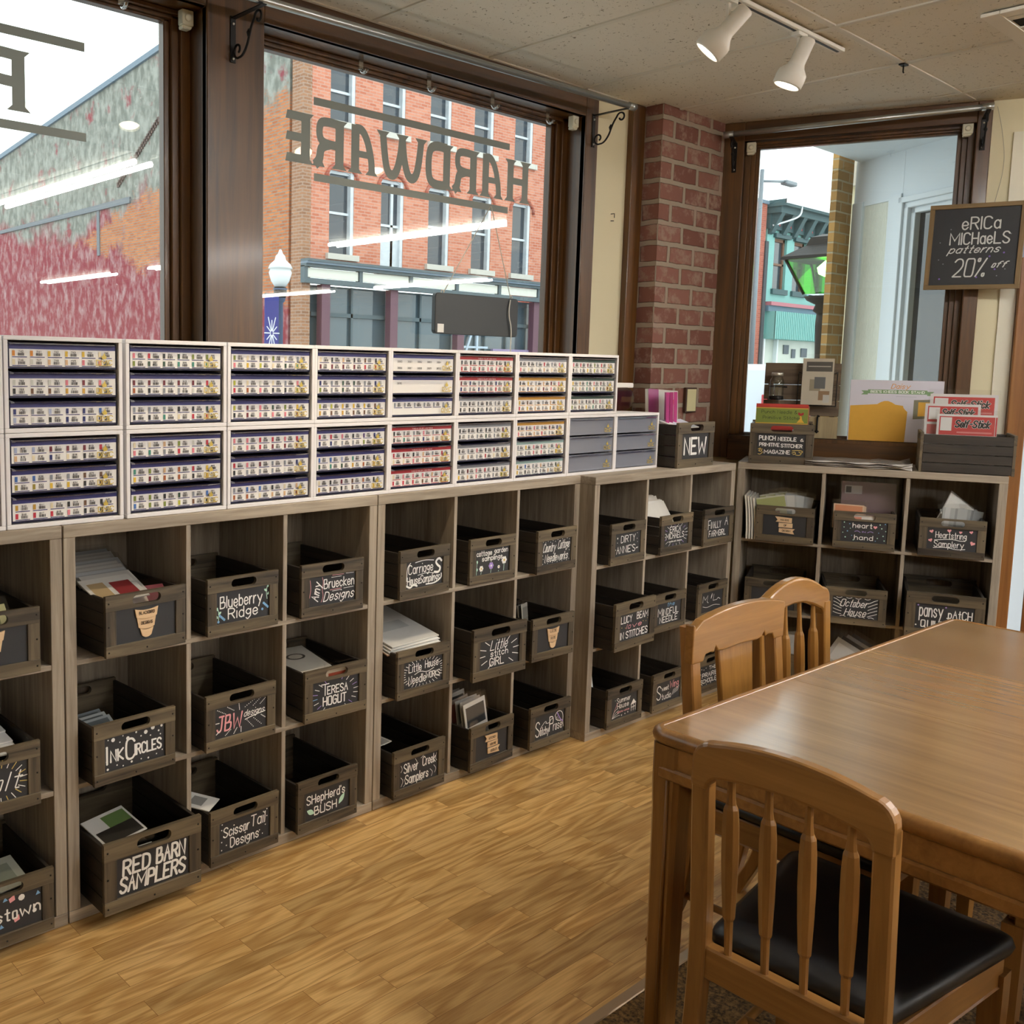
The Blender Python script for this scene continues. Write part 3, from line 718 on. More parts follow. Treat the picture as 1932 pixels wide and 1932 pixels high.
# on top of the bookcases
crate('newc', 'black crate with huge white block letters NEW, on top of the bookcase', 2.873, -.067, ST, 0, 1.18, 'crates on top of the bookcases')
crate('punch', 'dark crate with gold scrolls and a red holiday magazine, on top of the angled bookcase', *list(E3(.047, -.012, 0))[:2], ST, RZE+d2(3.6), 1.1, 'crates on top of the bookcases')
cs = crate('slats', 'dark crate turned sideways showing four slats, holding red labelled packets', 0, 0, ST, 0, 1.03, 'crates on top of the bookcases')
q = E3(1.145, .0, ST+.0005); cs.rotation_euler = (0, 0, RZE+PI/2); qq = q + EN*(KW*1.03/2); cs.location = qq
def plaque(key, kind, texts):
    """pale wooden name plaque glued on the board"""
    b = part_of(CR[key], 'chalkboard'); c = MB(); x0 = (BX0+BX1)/2; zc = (BZ0+BZ1)/2
    if kind == 'cone':
        for i, (w0, w1, za, zb) in enumerate(((.076, .066, .018, .043), (.062, .052, -.012, .017), (.044, .030, -.036, -.014))):
            up_ = [(x0+w0/2*(-1+2*k/8), zc+zb-.006*(1-(2*k/8-1)**2)) for k in range(9)]; dn = [(x0+w1/2*(1-2*k/8), zc+za-.006*(1-(2*k/8-1)**2)) for k in range(9)]
            c.prism([(p[0], p[1]) for p in dn[::-1]]+up_[::-1], .001+.0015*(i % 2), .0056, 'XZ')
    else:
        for i, (xa, xb, za) in enumerate(((-.04, .032, .017), (-.026, .036, -.009), (-.024, .046, -.035))):
            z0, z1 = zc+za, zc+za+.022; l = x0+xa; r = x0+xb
            if i == 0: pts = [(l, z0), (r, z0-.002), (r, z1), (l-.004, z1+.004), (l+.008, (z0+z1)/2)]
            elif i == 1: pts = [(l, z0), (r, z0), (r, z1), (l, z1)]
            else: pts = [(l, z0+.002), (r, z0-.004), (r-.008, (z0+z1)/2), (r+.002, z1), (l, z1)]
            c.prism(pts, .001+.001*(i % 2), .0056, 'XZ')
    p = c.build('plaque', TAN, b, .0006)
    m = MB()
    for txt, dx, dz, w, h in texts:
        for s in layout(txt, x0+dx, zc+dz, w, h): ribbon(m, s, .0017, lambda u, v: (u, .0006, v), 0)
    m.build('plaque_text', BURN, b, fix=False)

plaque('a0', 'cone', [('BIRD', .004, .030, .034, .009), ('RE', .006, .001, .02, .009)])
plaque('blackbird', 'cone', [('BLACKBIRD', 0, .030, .05, .008), ('DESIGNS', 0, .001, .036, .008)])
plaque('lizzie', 'cone', [('LIZZIE', 0, .030, .038, .009), ('KATE', 0, .001, .028, .009)])
plaque('hands', 'flat', [('HANDS', 0, .028, .036, .008), ('OF', .004, .002, .012, .008), ('DESIGN', .010, -.024, .036, .008)])
plaque('kitchen', 'flat', [('KITCHEN', 0, .028, .042, .008), ('WITH THE', .004, .002, .036, .008), ('NEEDLES', .010, -.024, .04, .008)])
def deco_bb(m):
    for (x, y, f) in ((.03, .3, 1), (.97, .8, -1)):
        D_line(m, [(x, y-.25), (x+.02*f, y), (x-.01*f, y+.22)], .0022, 2)
        for k, a in ((.12, 2.2), (.0, .6), (-.12, 2.4)): leaf(m, x*BWm, (y+k)*BHm, .014, .004, a if f > 0 else PI-a, Pm, 2)
    for bx, by in ((.09, .16), (.93, .33)):
        for i in range(11): disc(m, (bx+.035*((i*7) % 5-2)/1.3)*BWm, (by+.075*((i*3) % 5-2)/1.6)*BHm, .0042, Pm, 3, 8)
letter('blueberry', [('Blueberry', .47, .66, .80, .46, .0052), ('Ridge', .5, .27, .56, .42, .0052)], deco_bb)
letter('ink', [('I', .05, .47, .02, .64, .0085), ('NK', .2, .42, .2, .42, .0075), ('C', .42, .5, .14, .78, .0085), ('IRCLES', .72, .43, .44, .40, .007)],
       lambda m: D_dots(m, [(.06, .93, .0022), (.14, .9, .006), (.3, .95, .002), (.38, .84, .0055), (.52, .95, .003), (.6, .8, .0025), (.68, .88, .0062), (.8, .96, .0065), (.9, .82, .003), (.95, .95, .004), (.03, .72), (.03, .3), (.05, .06, .0035), (.2, .12), (.3, .05), (.44, .1, .0035), (.6, .1), (.72, .07, .003), (.86, .12), (.96, .2), (.93, .7), (.25, .78), (.76, .74)]))
def deco_jbw(m):
    for x0, y0, x1, y1 in ((.05, .92, .2, .75), (.24, .95, .36, .8), (.46, .98, .47, .78), (.58, .82, .76, .99), (.74, .8, .88, .99), (.88, .8, .98, .95), (.62, .36, .74, .1), (.75, .38, .9, .12), (.9, .42, .98, .3), (.2, .05, .3, .2), (.36, .04, .42, .2), (.5, .04, .5, .2), (.03, .15, .1, .25), (.02, .5, .08, .5)):
        for i in range(6): t = i/5; disc(m, (x0+(x1-x0)*t)*BWm, (y0+(y1-y0)*t)*BHm, .0018, Pm, 0, 6)
    D_line(m, [(.58, .40), (.75, .47), (.98, .52)], .003)
letter('jbw', [('JBW', .28, .45, .46, .62, .0075, 1, .1), ('designs', .77, .60, .40, .26, .0032, 0, .35)], deco_jbw)
letter('amy', [('Amy', .15, .5, .62*.5, .20/.52, .005, 0, .2, 1.35), ('Bruecken', .65, .70, .66, .40, .0045), ('Designs', .66, .26, .66, .40, .0045, 0, .3)],
       lambda m: [D_line(m, p, .0016, i) for p, i in (([(.28, .95), (.31, .75), (.27, .55), (.31, .3), (.26, .1)], 1), ([(.02, .9), (.04, .6), (.01, .3)], 1), ([(.5, .97), (.75, .96)], 1), ([(.8, .97), (.97, .96)], 0), ([(.48, .9), (.7, .9)], 0), ([(.45, .47), (.7, .48)], 1), ([(.75, .46), (.97, .47)], 0), ([(.5, .42), (.68, .43)], 0))])
letter('teresa', [('T', .27, .68, .16, .5, .005), ('ERESA', .54, .64, .44, .34, .005), ('HOGUT', .48, .27, .5, .38, .006)],
       lambda m: D_rays(m, .5, .46, (.40, .50), (.50, .64), 22, .0022, (0, 4, 0, 0, 4, 3), (5, 6, 16, 17)))
letter('redbarn', [('RED', .27, .70, .36, .48, .0085, 0, .05), ('BARN', .75, .73, .40, .48, .0085, 0, .05), ('SAMPLERS', .5, .27, .9, .48, .0085, 0, .1)])
letter('scissor', [('Scissor', .34, .63, .5, .4, .005, 0, .08), ('Tail', .77, .7, .28, .46, .005, 0, .08), ('Designs', .5, .24, .56, .4, .005)],
       lambda m: D_dots(m, [(.05, .75), (.09, .5), (.05, .35), (.14, .2), (.05, .08), (.25, .06), (.8, .3), (.92, .42), (.86, .15), (.95, .7), (.95, .94), (.06, .93), (.9, .85)]))
letter('shepherd', [("SHepHerd's", .47, .70, .86, .38, .0052), ('BUSH', .46, .26, .5, .36, .0052)],
       lambda m: (leaf(m, .04*BWm, .36*BHm, .036, .009, -.5, Pm, 2), leaf(m, .76*BWm, .2*BHm, .042, .009, .9, Pm, 2)))
def deco_car(m):
    D_line(m, [(.97, .85), (.9, .98), (.8, .85), (.86, .7), (.95, .6), (.9, .42), (.78, .46)], .0085)
    D_line(m, [(.02, .3), (.03, .8), (.12, .95)], .003); D_line(m, [(.25, .94), (.5, .99), (.75, .92)], .003); D_line(m, [(.02, .12), (.12, .02), (.2, .14), (.3, .06)], .007); D_line(m, [(.55, .06), (.8, .04), (.98, .2), (.97, .36)], .005); D_line(m, [(.32, .45), (.55, .5), (.75, .44)], .002)
letter('carriage', [('Carriage', .40, .70, .66, .42, .0046), ('House', .21, .28, .34, .38, .0046), ('Samplings', .66, .28, .54, .36, .004, 0, .25)], deco_car)
def deco_cg(m):
    for x, y, r, i in ((.18, .24, .010, 0), (.47, .30, .012, 4), (.70, .2, .006, 0), (.86, .44, .013, 0)):
        for k in range(6): a = k*PI/3; disc(m, x*BWm+r*.7*math.cos(a), y*BHm+r*.7*math.sin(a), r*.5, Pm, i, 8)
        disc(m, x*BWm, y*BHm, r*.38, lambda u, v: (BX0+u, .0050, BZ0+v), 5 if i != 4 else 0, 8); D_line(m, [(x, y-.14), (x-.01, .02)], .0022, 2)
    for x, y in ((.05, .6), (.05, .3)): leaf(m, x*BWm, y*BHm, .014, .004, -1.4, Pm, 2)
    D_line(m, [(.04, .02), (.05, .5)], .0018, 2)
letter('cottagegarden', [('cottage', .26, .84, .44, .24, .0042), ('garden', .76, .87, .4, .24, .0042), ('samplings', .5, .62, .6, .24, .0042)], deco_cg)
letter('country', [('Country', .27, .70, .42, .44, .0038, 0, .25), ('Cottage', .77, .75, .40, .44, .0038, 0, .25), ('Needleworks', .52, .26, .8, .40, .0042, 0, .2)],
       lambda m: D_dots(m, [(x/12+.04, .97-.05*(x % 2)) for x in range(12)]+[(x/12+.04, .04+.04*(x % 2)) for x in range(12)]+[(.03, .4), (.05, .25), (.96, .45)], .0018))
letter('littlehouse', [('Little', .29, .72, .32, .36, .0042), ('House', .72, .76, .34, .36, .0042), ('Needle', .35, .28, .44, .38, .0046), ('WORKS', .76, .32, .36, .28, .0042)],
       lambda m: (D_rays(m, .5, .5, (.46, .45), (.55, .56), 34, .0022), D_line(m, [(.28, .46), (.42, .56), (.6, .44), (.78, .56)], .0025)))
letter('littlestitch', [('Little', .5, .78, .42, .42, .0042, 0, .3), ('stitch', .5, .49, .44, .26, .0038), ('GIRL', .44, .2, .36, .34, .0046)],
       lambda m: D_rays(m, .5, .5, (.36, .42), (.52, .62), 14, .0026, (0,), (3, 4, 10, 11)))
letter('silver', [('Silver', .29, .69, .36, .44, .0054), ('Creek', .77, .74, .34, .44, .0054), ('Samplers', .45, .25, .6, .42, .0054)],
       lambda m: [D_line(m, p, .0018) for p in ([(.03, .85), (.07, .7), (.03, .6)], [(.4, .95), (.45, .8)], [(.55, .9), (.62, .98)], [(.97, .9), (.94, .7), (.98, .6)], [(.03, .4), (.1, .25), (.04, .05)], [(.12, .3), (.16, .1), (.1, .02)], [(.8, .35), (.88, .2), (.84, .05)], [(.9, .45), (.97, .3), (.93, .15)], [(.3, .04), (.5, .08), (.6, .02)])])
def deco_st(m):
    D_line(m, [(.22, .5), (.36, .72), (.40, .6), (.34, .62), (.48, .55), (.55, .72), (.62, .7)], .0024)
    D_line(m, [(.75, .9), (.85, .6), (.95, .45)], .005, 4)
    D_line(m, [(.68, .8), (.76, .97), (.9, .92), (.96, .7), (.95, .45), (.98, .2)], .003); D_line(m, [(.68, .8), (.74, .55), (.9, .5)], .003)
    for i in range(4): D_line(m, [(.76+.03*i, .74-.07*i), (.7+.05*i, .62-.05*i)], .0018)
letter('stitchy', [('S', .1, .44, .12, .80, .0062), ('titchy', .33, .30, .30, .42, .0045), ('P', .56, .5, .12, .8, .0058), ('rose', .78, .3, .30, .32, .0045)], deco_st)
letter('dirty', [('DIRTY', .52, .72, .56, .38, .0042), ("ANNIE'S~", .5, .26, .84, .38, .0046)], lambda m: D_dots(m, [(.1, .8, .004), (.1, .6, .002), (.88, .9, .0018), (.88, .65), (.9, .5, .0018), (.04, .3)]))
letter('erica', [('ERICA', .46, .77, .46, .32, .0042), ('MICHAELS', .46, .47, .76, .32, .0042), ('needlework designs', .48, .21, .56, .09, .002)],
       lambda m: D_rays(m, .48, .5, (.42, .42), (.54, .56), 20, .002, (0, 0, 4)))
letter('finally', [('F', .1, .66, .10, .56, .0044), ('INALLY', .4, .64, .44, .40, .0042), ('A', .88, .74, .14, .5, .0046), ('FARMGIRL', .48, .22, .76, .36, .0046)])
letter('lucy', [('LUCY', .23, .78, .36, .32, .0046), ('BEAM', .77, .82, .38, .32, .0046), ('love', .5, .5, .5, .22, .003, 1, .4), ('IN STITCHES', .5, .18, .92, .32, .005)], lambda m: D_dots(m, [(.08, .5, .002, 5), (.2, .46, .0018, 5), (.8, .55, .002, 5), (.9, .52, .0018, 5), (.95, .62, .0018, 5)]))
letter('mindful', [('the', .58, .88, .3, .22, .0032, 3, .3), ('M', .13, .58, .16, .46, .005), ('INDFUL', .58, .55, .66, .38, .0048), ('NEEDLE', .5, .2, .74, .34, .0048)])
letter('mani', [('M', .2, .66, .2, .4, .0032, 0, .2), ('L', .66, .66, .16, .4, .0032, 0, .2)], lambda m: (leaf(m, .46*BWm, .6*BHm, .03, .004, 1.2, Pm, 0), D_line(m, [(.3, .5), (.34, .44)], .003), D_line(m, [(.74, .5), (.8, .6), (.9, .5)], .003), D_line(m, [(.1, .3), (.3, .2), (.6, .3), (.9, .2)], .002)))
def deco_su(m):
    D_line(m, [(.06, .05), (.14, .4), (.24, .7)], .0022, 1); [D_line(m, [(.06, .05), (.12+.06*i, .36-.08*i), (.26+.03*i, .46-.12*i)], .0018) for i in range(4)]
    m.quad([Pm(.76*BWm, .4*BHm), Pm(.98*BWm, .45*BHm), Pm(.87*BWm, .66*BHm)], 0)
    for x in (.79, .87, .95): D_line(m, [(x, .12), (x, .42)], .003, 0, False)
    D_line(m, [(.79, .28), (.95, .3)], .003, 0, False); D_dots(m, [(.42, .08, .0035), (.55, .1, .003), (.66, .13, .0035), (.16, .85, .0018, 2)])
letter('summer', [('Summer', .48, .80, .52, .28, .0036), ('House', .46, .54, .44, .28, .0038), ('stitche workes', .48, .27, .46, .10, .0022, 1)], deco_su)
letter('sweet', [('S', .12, .5, .16, .82, .0062), ('weet', .38, .66, .28, .28, .0042), ('Wing', .76, .74, .36, .42, .0042, 1), ('tudio', .44, .26, .38, .34, .0042)],
       lambda m: [D_line(m, [(.68+.04*i, .2+.02*i), (.74+.04*i, .46+.02*i)], .0016, 0, False) for i in range(7)])
letter('prairie', [('THE', .62, .82, .34, .22, .004), ('PRAIRIE', .5, .5, .72, .28, .0042), ('SCHOOLER', .5, .2, .84, .24, .0042)], lambda m: D_dots(m, [(.1, .85), (.2, .8), (.3, .86), (.06, .6), (.06, .4), (.15, .04), (.35, .03), (.55, .04), (.8, .05)], .0026))
letter('heart', [('heart', .46, .80, .42, .28, .0042), ('IN', .5, .5, .07, .08, .0025, 4), ('hand', .5, .22, .40, .28, .0042)],
       lambda m: (heart(m, .74*BWm, .76*BHm, .009, Pm, 1), D_line(m, [(.3, .5), (.36, .55), (.42, .47)], .0025, 4), D_line(m, [(.58, .48), (.64, .55), (.7, .5)], .0025, 4),
                  D_dots(m, [(.06, .92, .003, 2), (.18, .86, .0025, 3), (.06, .68, .0025, 2), (.14, .5, .003, 3), (.04, .42, .0025, 2), (.2, .64, .002, 2), (.1, .2, .003, 2), (.24, .3, .002, 3), (.28, .08, .0025, 2), (.84, .9, .003, 2), (.95, .94, .0025, 3), (.88, .72, .003, 2), (.97, .6, .0025, 2), (.82, .5, .002, 3), (.92, .36, .003, 2), (.8, .24, .0025, 2), (.95, .14, .003, 2), (.76, .1, .0022, 3)])))
letter('heartstring', [('Heartstring', .48, .68, .62, .36, .0038), ('Samplery', .45, .26, .60, .36, .0038)],
       lambda m: ([heart(m, x*BWm, y*BHm, s, Pm, 1, r) for x, y, s, r in ((.08, .82, .009, .3), (.44, .9, .009, .1), (.67, .86, .007, 0), (.88, .9, .008, .2), (.07, .4, .009, .4), (.92, .38, .011, -.4))],
                  D_line(m, [(.15, .42), (.5, .52), (.7, .44), (.8, .5), (.78, .62)], .003), D_line(m, [(.14, .06), (.4, .12), (.62, .03), (.78, .08)], .003)))
def deco_oct(m):
    for i in range(5):
        D_line(m, [(.02, .9-.17*i), (.1, .84-.17*i), (.16, .74-.15*i), (.2, .7-.14*i)], .0026); D_line(m, [(.98, .95-.17*i), (.9, .88-.17*i), (.84, .8-.16*i), (.78, .74-.16*i)], .0026)
    for x in (.08, .3, .5, .7): D_line(m, [(x, .96), (x+.06, .92), (x+.12, .97)], .0024); D_line(m, [(x+.1, .04), (x+.16, .08), (x+.22, .03)], .0024)
letter('october', [('October', .48, .70, .58, .44, .0046, 0, .3), ('House', .52, .26, .46, .42, .0046, 0, .3)], deco_oct)
letter('pansy', [('pansy', .27, .66, .40, .44, .0052), ('pAtCH', .77, .66, .40, .40, .0052), ('QUILTS', .36, .2, .5, .34, .0052)], lambda m: D_dots(m, [(.04, .92, .003, 4), (.52, .92, .003, 4), (.02, .12, .003), (.55, .5, .0024)]))
letter('hidden', [('s', .93, .5, .06, .2, .005)])
letter('lower', [('t', .78, .74, .1, .4, .005), ('m', .28, .28, .2, .26, .005), ('d', .80, .3, .12, .4, .005)], lambda m: D_line(m, [(.1, .85), (.3, .7), (.45, .86)], .002, 4))
letter('a1', [('dolt', .62, .5, .60, .6, .0048, 0, .35)], lambda m: D_rays(m, .6, .5, (.30, .42), (.40, .62), 24, .0022, (0, 5)))
def deco_a2(m):
    m.quad([Pm(a*BWm, b*BHm) for a, b in ((.02, .62), (.24, .66), (.27, .96), (.2, .82), (.14, .98), (.08, .8), (.0, .95))], 5)
    D_dots(m, [(.72, .86, .009), (.9, .36, .006), (.2, .14, .007)])
    for x, y, i in ((.46, .88, 3), (.92, .78, 3), (.4, .14, 3)): m.quad([Pm(x*BWm, y*BHm), Pm((x+.07)*BWm, (y+.02)*BHm), Pm((x+.03)*BWm, (y+.13)*BHm)], i)
    for x, y in ((.62, .2), (.56, .8)): m.quad([Pm(x*BWm, y*BHm), Pm((x+.07)*BWm, (y+.05)*BHm), Pm((x+.06)*BWm, (y+.2)*BHm), Pm((x-.02)*BWm, (y+.12)*BHm)], 1)
letter('a2', [('nstown', .60, .48, .76, .40, .0062)], deco_a2)
letter('newc', [('NEW', .5, .5, .80, .80, .0135, 0)])
letter('punch', [('PUNCH', .2, .80, .34, .24, .005), ('NEEDLE', .62, .78, .38, .2, .0045), ('&', .93, .76, .06, .16, .0035), ('PRIMITIVE', .25, .50, .42, .19, .0042), ('STITCHER', .72, .48, .44, .19, .0042), ('MAGAZINE', .42, .18, .54, .2, .0045)],
       lambda m: [D_line(m, p, .003, 5) for p in ([(.02, .28), (.07, .34), (.06, .24), (.02, .2), (.09, .16), (.1, .3)], [(.02, .06), (.07, .04), (.12, .16)], [(.74, .26), (.86, .3), (.97, .26), (.93, .16), (.88, .22)], [(.74, .16), (.8, .22), (.82, .12), (.76, .1)], [(.82, .08), (.9, .06), (.93, .14)])])

# ------------------------------------------------------------------ papers, leaflets and bags in and around the crates
random.seed(5)
PCOL = {}
def pm(h, rough=.6, coat=0):
    k = 'print_'+h+('c' if coat else '')
    return mat(k, '#'+h, rough, 0, coat, 0, None, .05, 30)
def leaflet(name, label, cat, group, M, w, h, t=.003, cover='e9e7e2', prints=(), bag=False, edge='e4e1da', curve=0):
    """standing sheet: width along local x, height z, cover faces -y. prints: (x0, x1, z0, z1, colour) in fractions"""
    ms = [pm(cover, .5, .5 if bag else 0), pm(edge)]; b = MB()
    n = 6 if curve else 1
    def yy(z): return curve*(z/h)**2
    for i in range(n):
        z0, z1 = h*i/n, h*(i+1)/n
        b.add([(-w/2, yy(z0), z0), (w/2, yy(z0), z0), (w/2, yy(z1), z1), (-w/2, yy(z1), z1), (-w/2, yy(z0)+t, z0), (w/2, yy(z0)+t, z0), (w/2, yy(z1)+t, z1), (-w/2, yy(z1)+t, z1)], [(0, 1, 2, 3), (5, 4, 7, 6)], 0)
        o = len(b.v)-8; b.add([b.v[o+k] for k in (0, 3, 7, 4)]+[b.v[o+k] for k in (1, 5, 6, 2)], [(0, 1, 2, 3), (4, 5, 6, 7)], 1)
    b.add([(-w/2, yy(h), h), (w/2, yy(h), h), (w/2, yy(h)+t, h), (-w/2, yy(h)+t, h), (-w/2, 0, 0), (w/2, 0, 0), (w/2, t, 0), (-w/2, t, 0)], [(0, 1, 2, 3), (4, 5, 6, 7)], 1)
    for x0, x1, z0, z1, c in prints:
        ms.append(pm(c, .5, .5 if bag else 0)); k = len(ms)-1; e_ = .0003+.0001*k
        b.quad([(-w/2+w*x0, yy(h*z0)-e_, h*z0), (-w/2+w*x1, yy(h*z0)-e_, h*z0), (-w/2+w*x1, yy(h*z1)-e_, h*z1), (-w/2+w*x0, yy(h*z1)-e_, h*z1)], k)
    if bag:
        e = .008; ms.append(BAGP); k = len(ms)-1
        b.quad([(-w/2-e, -.0025, 0), (w/2+e, -.0025, 0), (w/2+e, yy(h)-.0025, h+.022), (-w/2-e, yy(h)-.0025, h+.022)], k)
    o = b.build(name, ms, None, fix=False); o.matrix_world = M
    return tag(o, label, cat, group)
def in_crate(key, x, y, z, rx=0, ry=0, rz=0):
    c = CR[key]; k = c.scale[0]
    return Matrix.Translation(c.location) @ c.rotation_euler.to_matrix().to_4x4() @ Matrix.Translation((x*k, y*k, z*k)) @ Euler((rx, ry, rz)).to_matrix().to_4x4()
COLS = ['c8b08c', 'a03030', '6d7f8f', 'd8cfc0', '8a6a50', '4a5560', 'b9a07a', 'cfc4b4', '7a2f35', '9aa7ae']
for i in range(9):    # fanned photo leaflets, leaning back
    leaflet('pattern_leaflet', 'clear bagged photo leaflet in the pile spilling over the plaque crate, left bookcase', 'leaflet', 'photo leaflets piled in one crate',
            in_crate('blackbird', -.045+.004*i+(.01 if i % 2 else 0), .04+.026*i, .150+.002*i, -1.22+.03*i, 0, .05-.03*(i % 3)), .165, .125, .003,
            ['dcd9d2', 'e5e2dc', 'cfd4d8'][i % 3], [(.08, .4, .15, .8, 'b8a078'), (.5, .9, .2, .75, ['8f2f33', '51606a', 'a98c66'][i % 3])], True)
leaflet('pattern_leaflet', 'maroon and white leaflet lying at the front of the plaque crate, left bookcase', 'leaflet', None, in_crate('blackbird', .045, .045, .12, -.9, 0, -.1), .12, .07, .003, '7d2b3c', [(.0, .45, 0, 1, 'd9c9bd')], True)
leaflet('pattern_leaflet', 'small green printed leaflet in the plaque crate at the left edge', 'leaflet', None, in_crate('a0', .02, .05, .10, -.6, 0, .1), .12, .085, .003, 'b9b780', [(.2, .8, .2, .7, '71763f')], True)
for i in range(3):
    leaflet('chart_sheet', 'white chart sheet filling the crate with script and rays at the left edge', 'sheet', 'white sheets in the left edge crate', in_crate('a1', .0, .06+.05*i, .135+.012*i, -1.45, 0, .02*i), .2, .22, .004, 'eceef0', [])
leaflet('pattern_leaflet', 'pale grey green booklet lying in the confetti crate at the left edge', 'leaflet', None, in_crate('a2', .01, .04, .13, -1.3, 0, .1), .15, .12, .004, 'b9bcae', [(.15, .85, .2, .8, '8d9484')], True)
for i in range(3):
    leaflet('pattern_leaflet', 'thin grey bagged leaflet at the left of the crate with dotted capitals', 'leaflet', 'grey leaflets in the dotted capitals crate', in_crate('ink', -.06, .05+.03*i, .10, -1.0, 0, .1), .11, .09, .003, ['9aa3a6', 'b9c0c0', '7f8a90'][i], [(.1, .9, .55, .9, '5a6468')], True)
t1 = leaflet('booklet', 'white booklet with dark oval emblem lying in the crate with purple rays', 'booklet', None, in_crate('teresa', -.05, .06, .155, -1.45, 0, -.05), .15, .2, .006, 'dcd9ce', [], True)
m = MB(); 
for k, r in ((0, .03), (1, .022), (0, .016)): m.quad([(r*1.25*math.cos(a), -.0008-.0002*k, .12+r*.8*math.sin(a)) for a in [2*PI*i/18 for i in range(18)]], k)
m.build('emblem', [pm('3b352e'), pm('cfc9ba')], t1, fix=False)
leaflet('pattern_leaflet', 'orange and cream leaflet seen through the hand slot of the purple rays crate', 'leaflet', None, in_crate('teresa', .03, .02, .09, -.08, 0, 0), .12, .07, .003, 'd8c7ae', [(.1, .9, .5, .8, 'a84a30')], True)
for i in range(4):
    leaflet('chart_sheet', 'large white bagged chart lying over the crate with short white rays', 'chart', 'large white charts over one crate', in_crate('littlehouse', -.015+.006*i, .035+.004*i, .158+.009*i, -1.36, 0, .05*(i-1.5)), .25, .30, .004, ['d9cbbd', 'e3e4e2', 'e9e9e6', 'efefec'][i], [(.2, .8, .35, .55, 'cdd0cf')] if i == 3 else [], i == 3, 'b88d74' if i == 0 else 'e4e1da')
for i in range(3):
    leaflet('pattern_leaflet', 'pale bagged leaflet standing at the left of the crate with small curved plaque', 'leaflet', 'leaflets in the small plaque crate', in_crate('lizzie', -.085+.01*i, .07+.03*i, .09, -.12, .1, .5), .1, .13-.012*i, .003, ['d7d4cc', 'c6c9c9', 'e1dfd8'][i], [(.1, .9, .3, .9, 'a9a69c')], True)
for i in range(2):
    leaflet('pattern_leaflet', 'white leaflet at the left inside of the crate with wavy squiggles', 'leaflet', 'white leaflets in the squiggle crate', in_crate('silver', -.09+.02*i, .1, .168+.001*i, -1.5, 0, .15), .05, .15, .003, 'e0ded6', [], True)
for i in range(10):
    leaflet('pattern_leaflet', 'upright bagged pattern leaflet in the full crate with stacked wooden banners, middle bookcase', 'leaflet', 'upright leaflets in the full crate', in_crate('kitchen', -.035+.004*(i % 3), .03+.026*i, .05, -.16-.012*i, .03*((i % 3)-1), .12), .15-.012*(i % 2), .205-.004*(i % 4), .003, ['e9e6df', 'd3ccc2', 'cfd2d0', 'c9b9ac'][i % 4], [(.08, .92, .55, .92, ['23262a', '8a7466', '7d8a8c', 'a05c58'][i % 4]), (.2, .8, .08, .45, 'd6b98a')], True)
leaflet('pattern_card', 'small white card with grey emblem standing in the crate with the tiny house drawing', 'card', None, in_crate('summer', -.085, .12, .12, -.15, 0, .3), .07, .075, .003, 'd9dedd', [(.3, .7, .3, .75, '6d7878')])
for i in range(13):
    leaflet('pattern_sheet', 'white paper in the tightly packed crate with squiggle rays, proud bookcase', 'paper', 'white papers in the squiggle rays crate', in_crate('erica', -.01+.003*(i % 4), .03+.022*i, .05, -.55+.045*i, .05*((i % 3)-1), .0), .2, .19+.002*i, .003, ['e8e4da', 'efece4', 'dcd5c8'][i % 3], [(.6, .9, .5, .85, 'cbbfae')] if i == 12 else [], False)
leaflet('pattern_leaflet', 'dark leaflet with green herbs lying in the largest crate', 'leaflet', None, in_crate('redbarn', -.045, .05, .150, -1.25, 0, .25), .15, .12, .003, 'd9d8d4', [(.05, .95, .05, .5, '26241f'), (.4, .95, .5, .9, '5f7a45')], True)
leaflet('pattern_leaflet', 'pale leaflet seen behind the hand slot of the largest crate', 'leaflet', None, in_crate('redbarn', -.02, .018, .06, -.06, 0, 0), .06, .09, .003, 'd5d8d8', [], True)
leaflet('pattern_sheet', 'white sheet corner sticking out at the left of the tiny dots crate', 'sheet', None, in_crate('scissor', -.08, .055, .17, -1.45, 0, .6), .09, .11, .003, 'e5e4df', [(.2, .8, .3, .7, '8c8c88')])
for i in range(7):
    leaflet('pattern_leaflet', 'bagged green or white leaflet standing in the banner crate of the angled bookcase', 'leaflet', 'leaflets in the angled bookcase banner crate', in_crate('hands', -.045+.024*(i % 4), .03+.035*i, .07, -.15, -.22+.12*(i % 4), .0), .13, .15, .003, ['dfe0c8', 'e4e3de', 'd5d8d5', 'c9cfd2'][i % 4], [(.0, 1, .62, .95, 'b7bd7c'), (.3, .75, .1, .5, 'b99f90')] if i % 4 == 0 else [(.1, .9, .2, .5, 'a9aca8')], True)
for i in range(4):
    leaflet('magazine', 'soft magazine slumped against the side of the top left cube of the angled bookcase', 'magazine', 'magazines beside the banner crate', Matrix.Translation(E3(.056+.0125*i, .10, S0+.001)) @ Euler((0, 0, RZE-1.57)).to_matrix().to_4x4(), .24, .215-.004*i, .008, 'dcd8d0', [], False, 'e9e5da', -.016)
leaflet('fabric_packet', 'mauve packet with pale label standing tall in the turquoise dots crate', 'packet', None, in_crate('heart', .02, .17, .03, -.08, 0, 0), .235, .27, .012, '7d6468', [(.06, .38, .78, .93, 'b9b4b4'), (.08, .18, .8, .91, '22242a'), (0, 1, 0, .35, '5d5558')], True)
for i in range(3):
    leaflet('pattern_leaflet', 'small orange and cream leaflet at the left of the turquoise dots crate', 'leaflet', 'orange leaflets in the turquoise dots crate', in_crate('heart', -.07+.006*i, .03+.02*i, .09, -.2, .03, .06), .13, .115-.005*i, .003, 'e6c2a0', [(.05, .95, .7, .95, 'd98a5a'), (.1, .3, .1, .5, 'f2ece2'), (.55, .85, .15, .45, 'b5483c')], True)
